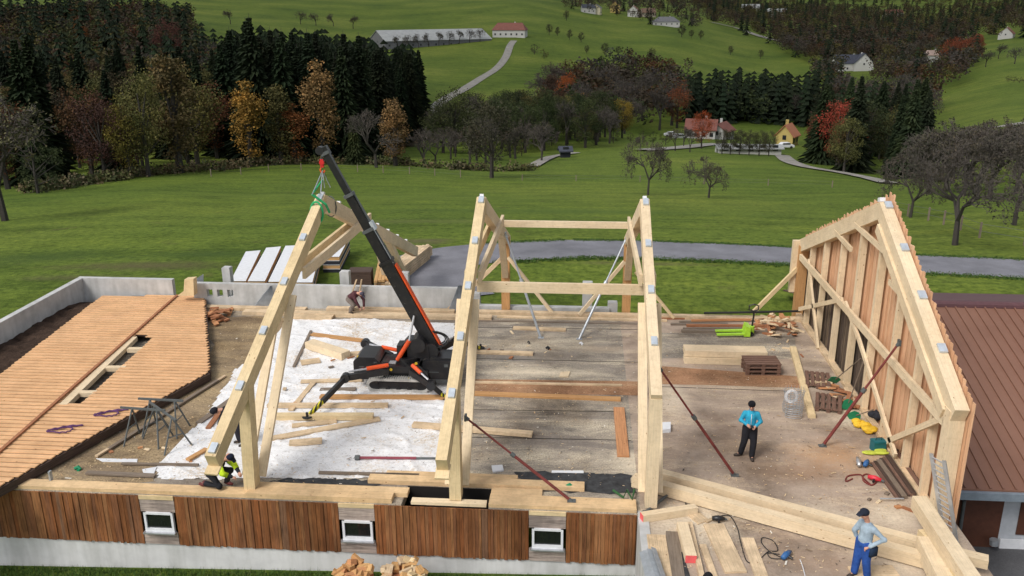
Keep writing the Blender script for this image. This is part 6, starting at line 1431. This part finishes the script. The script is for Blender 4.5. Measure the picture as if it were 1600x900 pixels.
# firewood bags at the bottom
def woodbag(u, v, r, label, seed, mats):
    p = Vector((G(u, v, -1.2).x, 18.3, 0)); p.z = h(p.x, p.y); rs = random.Random(seed); t = thing('firewood_heap', p, label, 'firewood')
    mb = MB(); mb.tube([p, p+Vector((0, 0, .45)), p+Vector((0, 0, .75))], [r*.9, r, r*.92], 14); mb.build('bag', plain('orange_net_bag', (.48, .20, .09), .9, 0, .4, 9), t, smooth=True)
    for i in range(34):
        a = rs.uniform(0, 6.28); q = p+Vector((math.cos(a)*r*.85*rs.random()**.5, math.sin(a)*r*.85*rs.random()**.5, .74+rs.uniform(0, .26))); L = rs.uniform(.14, .30); b = rs.uniform(0, 6.28); d = Vector((math.cos(b), math.sin(b), rs.uniform(-.5, .5)))*L/2
        mb = MB(); mb.beam(q-d, q+d, rs.uniform(.1, .2), rs.uniform(.07, .14), up=(rs.uniform(-.6, .6), rs.uniform(-.6, .6), 1)); mb.build('split_log', rs.choice(mats), t)
woodbag(549, 905, .50, 'left heap of firewood in an orange net bag on the grass', 1, [W_STACK, W_POST, W_LARCH]); woodbag(628, 905, .62, 'right heap of firewood with larger split logs on the grass', 2, [W_YEL, W_STACK, W_PLANK])

# front grass blades along the plinth
def blades():
    V, F = [], []; n = 26000
    xs = np.random.uniform(-17.5, 2.0, n); ys = 19.45-np.abs(np.random.normal(0, 1, n))*1.1; ys = np.clip(ys, 15.5, 19.5); zs = H(xs, ys)
    a = np.random.uniform(0, 6.28, n); hh = np.random.uniform(.04, .13, n)*(1+.7*(np.random.rand(n) > .93)); lx = np.random.normal(0, .04, n); ly = np.random.normal(0, .04, n); wv = .010
    for i in range(n):
        x, y, z = xs[i], ys[i], zs[i]; c, s = math.cos(a[i])*wv, math.sin(a[i])*wv; k = len(V); V += [(x-c, y-s, z), (x+c, y+s, z), (x+lx[i], y+ly[i], z+hh[i])]; F.append((k, k+1, k+2))
    gm = N('grass_blades'); g = gm.n('ShaderNodeNewGeometry'); gm.col(gm.ramp(g.outputs['Random Per Island'], [(0, (.035, .075, .016)), (.8, (.07, .125, .03)), (1, (.14, .15, .06))])); gm = gm.fin(.9, 0, .1)
    me = bpy.data.meshes.new('grass_blades'); me.from_pydata(V, [], F); me.materials.append(gm); o = bpy.data.objects.new('grass', me); COL.objects.link(o); tag(o, 'short green grass along the foot of the barn wall', 'grass', kind='stuff')
blades()

# ------------------------------------------------------------------ litter on the floors
def chips():
    V, F, C_ = [], [], []; rs = np.random.RandomState(4); n = 3800
    for i in range(n):
        r = rs.rand()
        if r < .45: u, v = rs.uniform(330, 1000), rs.uniform(500, 760)
        elif r < .85: u, v = rs.uniform(1030, 1400), rs.uniform(520, 895)
        else: u, v = rs.uniform(60, 330), rs.uniform(600, 755)
        p = G(u, v, .0)
        if p.x > 8.7 or p.y < 12 or (p.x < 1.9 and p.y < 19.9) or (u < 330 and v < 757-(u)*.55+0): continue
        z = .014 if not (p.x < -3.2 and p.x > -12 and p.y > 20.5) else .055
        s = rs.uniform(.006, .017)*(1 if rs.rand() < .96 else 2.2); a = rs.uniform(0, 6.28); L = s*rs.uniform(1.2, 3.2); dx, dy = math.cos(a)*L, math.sin(a)*L; ex, ey = -math.sin(a)*s*.6, math.cos(a)*s*.6; t = rs.uniform(-.3, .3)*s; k = len(V)
        V += [(p.x-dx-ex, p.y-dy-ey, z+.004), (p.x+dx-ex, p.y+dy-ey, z+.006+abs(t)), (p.x+dx+ex, p.y+dy+ey, z+.010+abs(t)), (p.x-dx+ex, p.y-dy+ey, z+.008)]; F.append((k, k+1, k+2, k+3))
        c = [(.66, .50, .31), (.50, .34, .19), (.26, .19, .13), (.08, .07, .06), (.7, .66, .58)][rs.choice(5, p=[.4, .22, .16, .14, .08])]; C_ += [(*c, 1)]*4
    me = bpy.data.meshes.new('wood_chips'); me.from_pydata(V, [], F); ca = me.color_attributes.new('Col', 'FLOAT_COLOR', 'POINT'); ca.data.foreach_set('color', np.array(C_, 'f').ravel())
    m = N('chip_wood'); q = m.n('ShaderNodeVertexColor', layer_name='Col'); m.col(q.outputs['Color']); me.materials.append(m.fin(.9, 0, .1))
    o = bpy.data.objects.new('wood_chips', me); COL.objects.link(o); tag(o, 'wood chips, splinters and shavings littering the floors', 'litter', kind='stuff')
chips()
random.seed(12); n_ = 0
for (u0, u1, v0, v1, cnt_) in ((745, 985, 520, 560, 5), (430, 560, 560, 700, 8), (1190, 1260, 520, 560, 5), (1040, 1180, 790, 830, 6), (1340, 1420, 760, 800, 6), (170, 330, 700, 740, 5)):
    for _ in range(cnt_):
        u, v = random.uniform(u0, u1), random.uniform(v0, v1)
        if u < 330 and v < 757-u*.3: continue
        p = G(u, v, .0); z = .05 if 330 < u < 690 else .006; a = random.uniform(0, 3.14); L = random.uniform(.10, .34)/2; d = Vector((math.cos(a), math.sin(a), 0))*L; hh = random.uniform(.02, .05)
        mb = MB(); mb.beam(p-d+Vector((0, 0, z)), p+d+Vector((0, 0, z)), random.uniform(.05, .12), hh, off=.5)
        o = mb.build('wood_offcut', random.choice([W_PLANK, W_PALE, W_LARCH, W_OLD, W_RED]), base=p); tag(o, 'small wood offcut lying loose on the floor', 'offcut', 'small wood offcuts scattered over the floors')
def verge(line, n, label, off, seed):
    rs = np.random.RandomState(seed); V, F = [], []; P = [Vector((p[0], p[1])) for p in line]
    for i in range(n):
        t = rs.rand()*(len(P)-1); k = int(t); a = P[k].lerp(P[k+1], t-k); d = (P[k+1]-P[k]).normalized(); nr = Vector((-d.y, d.x)); q = a+nr*(off+rs.normal()*.22); z = h(q.x, q.y)
        for _ in range(5):
            s = rs.uniform(.02, .06); ang = rs.uniform(0, 6.28); b = len(V); x, y = q.x+rs.normal()*.06, q.y+rs.normal()*.06; V += [(x-math.cos(ang)*s, y-math.sin(ang)*s, z+.02), (x+math.cos(ang)*s, y+math.sin(ang)*s, z+.02), (x+rs.normal()*.04, y+rs.normal()*.04, z+.05+rs.uniform(.0, .06))]; F.append((b, b+1, b+2))
    me = bpy.data.meshes.new('grass_verge'); me.from_pydata(V, [], F); me.materials.append(bpy.data.materials['grass_blades']); o = bpy.data.objects.new('grass_verge', me); COL.objects.link(o); tag(o, label, 'grass', kind='stuff')
lf = lane[3:]
verge(lf, 2600, 'uneven grass growing over the far edge of the lane', 2.30, 1); verge(lf, 2600, 'uneven grass growing over the near edge of the lane', -2.30, 2)

# ================================================================== PEOPLE
def skin_mesh(name, segs, balls, mat, parent, loc, rz, vox=.013, smooth=3, sc=1.0):
    """one continuous surface from overlapping tapered limbs, fused by a voxel remesh"""
    bm_ = MB()
    for pts, rr in segs:
        bm_.tube(pts, rr, 12)
        for p, r in zip(pts, rr if isinstance(rr, (list, tuple)) else [rr]*len(pts)): bm_.ball(p, r*.995, 12, 8)
    for p, r, sq in balls: bm_.ball(p, r, 14, 10, sq)
    M = Matrix.Rotation(rz, 3, 'Z'); bm_.v = [tuple(M@(Vector(v)*sc)) for v in bm_.v]
    me = bpy.data.meshes.new(name); me.from_pydata(bm_.v, [], bm_.f); ob = bpy.data.objects.new(name, me); COL.objects.link(ob)
    rm = ob.modifiers.new('r', 'REMESH'); rm.mode = 'VOXEL'; rm.voxel_size = vox; sm = ob.modifiers.new('s', 'SMOOTH'); sm.iterations = smooth; sm.factor = .5
    dg = bpy.context.evaluated_depsgraph_get(); m2 = bpy.data.meshes.new_from_object(ob.evaluated_get(dg)); ob.modifiers.clear(); ob.data = m2; m2.name = name
    m2.materials.clear(); m2.materials.append(mat); m2.polygons.foreach_set('use_smooth', [True]*len(m2.polygons)); ob.parent = parent; WL[ob.name] = Vector(loc); return ob
M_SKIN = plain('skin', (.52, .27, .19), .55, 0, .08)
def cloth(name, c, var=.22): 
    n = N(name); n.col(n.ramp(n.noise(n.coord('Object'), 7, 5, .6), [(.3, g3(c, 1-var)), (.7, g3(c, 1+var))])); n.bump(n.noise(n.coord('Object'), 9, 5, .65, .8), .6, .03); return n.fin(.85, 0, .15)
def hand(W, E, curl=.5):
    """fingers from wrist W continuing the forearm E->W"""
    W = Vector(W); d = (W-Vector(E)).normalized(); s = d.cross(Vector((0, 0, 1))); s = s.normalized() if s.length > .1 else Vector((1, 0, 0)); nrm = s.cross(d); segs = [([W, W+d*.075], [.028, .036])]; 
    for i, L in enumerate((.062, .072, .068, .052)):
        b = W+d*.085+s*(.03-.02*i); m1 = b+(d*.75-nrm*curl).normalized()*L*.55; m2 = m1+(d*.35-nrm*(curl+.4)).normalized()*L*.5; segs.append(([b-d*.02, b, m1, m2], [.012, .011, .0095, .008]))
    b = W+d*.03+s*.032; segs.append(([b, b+(d+s*.9).normalized()*.045, b+(d*1.2+s*.2-nrm*.3).normalized()*.085], [.013, .0115, .009])); return segs
def person(loc, rz, J, cols, label, hat='beanie', hood=False, sc=1.0, stripes=False, long_hair=None, vis=None):
    """J: joints in local metres, the figure faces -Y"""
    t = thing('person', loc, label, 'person'); J = {k: Vector(v) for k, v in J.items()}
    neck, head, pel, chest = J['neck'], J['head'], J['pelvis'], J['chest']; hd = (head-neck).normalized(); f = J.get('face', Vector((0, -1, 0))).normalized()
    mid = pel.lerp(chest, .5); seg = [([pel, mid, chest], [.125, .12, .135]), ([chest, neck, head], [.11, .058, .06]), ([J['shl'], J['shr']], [.07, .07])]
    for s in 'lr':
        seg.append(([J['sh'+s], J['el'+s], J['wr'+s]], [.056, .042, .028])); seg += hand(J['wr'+s], J['el'+s]); seg.append(([J['hip'+s], J['kn'+s], J['an'+s]], [.088, .058, .04])); seg.append(([J['an'+s], J['an'+s]+Vector(J.get('toe'+s, (0, -.16, -.05)))*.8], [.036, .024]))
    fs = f.cross(hd).normalized(); hc = head+hd*.055
    balls = [(hc, .098, (.82, .95, 1.18)), (hc+f*.035-hd*.05, .07, (.8, .85, .9))]
    seg.append(([hc+f*.085+hd*.02, hc+f*.108-hd*.02], [.012, .017]))                     # nose
    for s_ in (-1, 1): seg.append(([hc+fs*.083*s_+hd*.012, hc+fs*.085*s_-hd*.022], [.014, .012])); 
    seg.append(([hc+f*.087-hd*.062-fs*.02, hc+f*.087-hd*.062+fs*.02], [.010, .010]))       # lips
    M = Matrix.Rotation(rz, 3, 'Z')
    body = skin_mesh('body', seg, balls, M_SKIN, t, loc, rz, .0105, 2, sc)
    def extra(name, fn, mat, par=body):
        mb = MB(); fn(mb); mb.v = [tuple(M@(Vector(v)*sc)+Vector(loc)) for v in mb.v]; return mb.build(name, mat, par, smooth=True)
    for s_ in (-1, 1): extra('eye', lambda m: m.ball(hc+f*.088+fs*.032*s_+hd*.018, .012, 8, 6), M_BLACK)
    jk = [([pel.lerp(chest, .26), mid, chest], [.158, .150, .158]), ([chest, neck.lerp(chest, .25)], [.145, .075]), ([J['shl'], J['shr']], [.080, .080])]
    for s in 'lr': jk.append(([J['sh'+s], J['el'+s], J['el'+s].lerp(J['wr'+s], .92)], [.080, .066, .052]))
    if hood: jk.append(([neck-f*.06, neck-f*.10-hd*.05], [.075, .07]))
    skin_mesh('jacket', jk, [], cols['top'], body, loc, rz, .017, 4, sc)
    tr = [([pel+Vector((0, 0, .03)), pel], [.143, .15])]
    for s in 'lr': tr.append(([J['hip'+s], J['kn'+s], J['kn'+s].lerp(J['an'+s], .9)], [.125, .095, .082]))
    skin_mesh('trousers', tr, [], cols['legs'], body, loc, rz, .017, 4, sc)
    for s in 'lr':
        a = J['an'+s]; to = Vector(J.get('toe'+s, (0, -.16, -.05))); extra('shoe', lambda m: (m.tube([a+Vector((0, 0, .06)), a+Vector((0, 0, -.03))], [.058, .062], 10), m.tube([a-to*.35+Vector((0, 0, -.035)), a+to*.4+Vector((0, 0, -.03)), a+to*1.1], [.05, .055, .038], 10)), cols['shoe'])
    if hat == 'beanie': skin_mesh('beanie', [([hc+hd*.075-f*.01, hc+hd*.02-f*.025], [.088, .104])], [(hc+hd*.05-f*.015, .107, (1, 1, .95))], cols['hat'], body, loc, rz, .014, 3, sc)
    elif hat == 'cap':
        extra('cap', lambda m: (m.ball(hc+hd*.055-f*.005, .106, 14, 8, (1, 1, .80)), m.prism([hc+hd*.07+f*.07-fs*.075, hc+hd*.05+f*.19-fs*.05, hc+hd*.05+f*.19+fs*.05, hc+hd*.07+f*.07+fs*.075], hd*.014)), cols['hat'])
    else: skin_mesh('hair', [], [(hc+hd*.035-f*.03, .105, (.92, 1.0, 1.05))], cols['hat'], body, loc, rz, .014, 3, sc)
    return t, body, extra, J
blk = cloth('black_cloth', (.018, .018, .022)); shoe = plain('dark_shoe', (.035, .025, .02), .7)
STAND = dict(pelvis=(0, 0, .95), chest=(0, .01, 1.30), neck=(0, 0, 1.47), head=(0, -.03, 1.60), shl=(-.165, 0, 1.36), shr=(.165, 0, 1.36), ell=(-.25, .02, 1.12), elr=(.25, .02, 1.12), wrl=(-.22, -.08, .90), wrr=(.22, -.08, .90), hipl=(-.09, 0, .92), hipr=(.09, 0, .92), knl=(-.11, -.02, .50), knr=(.11, -.02, .50), anl=(-.12, .02, .085), anr=(.12, .02, .085))
J1 = dict(STAND, ell=(-.27, -.02, 1.14), elr=(.27, -.02, 1.14), wrl=(-.11, -.24, 1.13), wrr=(.12, -.25, 1.10), head=(-.01, -.06, 1.59), face=(-.15, -1, -.55), knl=(-.13, -.03, .50), anl=(-.20, .05, .085), anr=(.10, -.10, .085), toel=(-.16, -.05, -.05), toer=(.02, -.16, -.05), knr=(.12, -.08, .50))
P1 = person(G(1168, 714), R(-6), J1, dict(top=cloth('turquoise_jacket', (.035, .33, .50)), legs=blk, shoe=shoe, hat=cloth('black_beanie', (.012, .012, .016))), 'person in a bright blue jacket and black beanie standing and looking at a phone', 'beanie', hood=True)
P1[2]('zip', lambda m: m.tube([Vector((0, -.15, 1.0)), Vector((0, -.165, 1.2)), Vector((0, -.14, 1.40))], .008, 5), M_WHITE)
p_ = G(1168, 714); ph = thing('mobile_phone', p_+Vector((0, -.3, 1.1)), 'small dark phone held in both hands by the blue jacket person', 'phone'); part('phone_body', lambda m: m.box(p_+Vector((-.02, -.33, 1.12)), (.08, .15, .012)), M_BLACK, ph)
J2 = dict(STAND, pelvis=(0, 0, .93), chest=(.01, .03, 1.27), neck=(0, .0, 1.46), head=(-.01, -.06, 1.60), face=(0, -1, -.25), shl=(-.16, .02, 1.34), shr=(.165, .03, 1.34), ell=(-.26, -.06, 1.10), elr=(.34, .20, 1.14), wrl=(-.22, -.02, .96), wrr=(.18, -.05, .93), knl=(-.10, -.04, .49), knr=(.11, .01, .49), anl=(-.12, -.06, .085), anr=(.11, .10, .085))
P2 = person(G(1343, 903), R(-62), J2, dict(top=cloth('grey_blue_shirt', (.30, .38, .45)), legs=cloth('royal_blue_trousers', (.025, .075, .28)), shoe=shoe, hat=cloth('navy_cap', (.018, .022, .035))), 'person in a grey blue shirt, blue trousers and dark cap standing by long beams', 'cap')
P2[2]('tool_pouch', lambda m: m.box((.19, .06, .80), (.12, .2, .22)), cloth('dark_pouch', (.015, .03, .06)))
KN = dict(pelvis=(0, .16, .42), chest=(0, -.12, .70), neck=(0, -.28, .84), head=(0, -.40, .90), face=(0, -.7, -.7), shl=(-.18, -.20, .78), shr=(.18, -.20, .78), ell=(-.24, -.38, .56), elr=(.24, -.40, .58), wrl=(-.12, -.58, .44), wrr=(.12, -.62, .46), hipl=(-.1, .14, .40), hipr=(.1, .14, .40), knl=(-.15, -.16, .10), knr=(.18, -.30, .42), anl=(-.15, .30, .10), anr=(.16, -.16, .085), toel=(0, .16, -.04), toer=(0, -.16, -.05))
hv = cloth('neon_yellow_and_black_jacket', (.50, .68, .03))
P3 = person(G(341, 759, .12), R(75), KN, dict(top=cloth('black_jacket', (.02, .022, .028)), legs=blk, shoe=plain('red_soled_boot', (.10, .02, .02), .7), hat=cloth('dark_blue_cap', (.014, .017, .035))), 'person in black and neon yellow workwear kneeling beside the post of the leftmost truss', 'cap')
for s in 'lr':
    a, b = Vector(KN['sh'+s]), Vector(KN['el'+s]); P3[2]('neon_sleeve', lambda m: (m.tube([a.lerp(b, .35), b, b.lerp(Vector(KN['wr'+s]), .55)], [.094, .08, .066], 12)), hv)
P3[2]('neon_shoulder_band', lambda m: m.tube([Vector((-.16, -.2, .83)), Vector((0, -.17, .87)), Vector((.16, -.2, .83))], .055, 10), hv)
BEND = dict(pelvis=(0, .10, .88), chest=(0, -.22, 1.10), neck=(0, -.38, 1.18), head=(0, -.50, 1.17), face=(0, -.5, -1), shl=(-.18, -.30, 1.12), shr=(.18, -.30, 1.12), ell=(-.22, -.42, .86), elr=(.22, -.40, .86), wrl=(-.14, -.52, .64), wrr=(.14, -.50, .64), hipl=(-.1, .08, .86), hipr=(.1, .08, .86), knl=(-.12, -.04, .47), knr=(.13, .02, .48), anl=(-.13, .02, .085), anr=(.14, .16, .085))
person(G(374, 695), R(-70), BEND, dict(top=blk, legs=cloth('black_work_trousers', (.02, .02, .028)), shoe=shoe, hat=cloth('black_hat', (.015, .015, .02))), 'person in dark clothes bending behind the leftmost truss, mostly hidden by it', 'beanie')
CR = dict(pelvis=(0, .14, .62), chest=(0, -.16, .84), neck=(0, -.32, .92), head=(0, -.44, .93), face=(0, -.6, -.8), shl=(-.18, -.24, .86), shr=(.18, -.24, .86), ell=(-.22, -.40, .62), elr=(.22, -.42, .60), wrl=(-.12, -.48, .36), wrr=(.12, -.50, .34), hipl=(-.1, .12, .60), hipr=(.1, .12, .60), knl=(-.14, -.16, .40), knr=(.14, -.02, .36), anl=(-.14, .04, .085), anr=(.14, .28, .085))
person(G(552, 489, .1), R(62), CR, dict(top=cloth('maroon_hoodie', (.075, .03, .035)), legs=cloth('grey_brown_trousers', (.17, .14, .12)), shoe=shoe, hat=cloth('grey_cap', (.07, .065, .09))), 'person in a maroon hoodie and grey trousers crouching at the rear deck edge', 'cap')
ap = G(1106, 903, 1.72); person((ap.x, ap.y, 0), R(160), STAND, dict(top=cloth('dark_green_jacket', (.03, .08, .05)), legs=blk, shoe=shoe, hat=cloth('plain_black_beanie', (.012, .012, .014))), 'person of whom only the top of a black beanie shows at the bottom edge', 'beanie')
# two timber trestle like supports by the crouching worker
mb = MB(); a = G(548, 487, .1); 
for k in (0, 1): mb.beam(PY(549+12*k, 462, 34.3), PY(557+8*k, 437, 34.3), .12, .05)
o = mb.build('leaning_boards', W_PLANK, base=PY(555, 462, 34.3)); tag(o, 'pair of short pale boards leaning on the wall behind the crouching worker', 'boards')
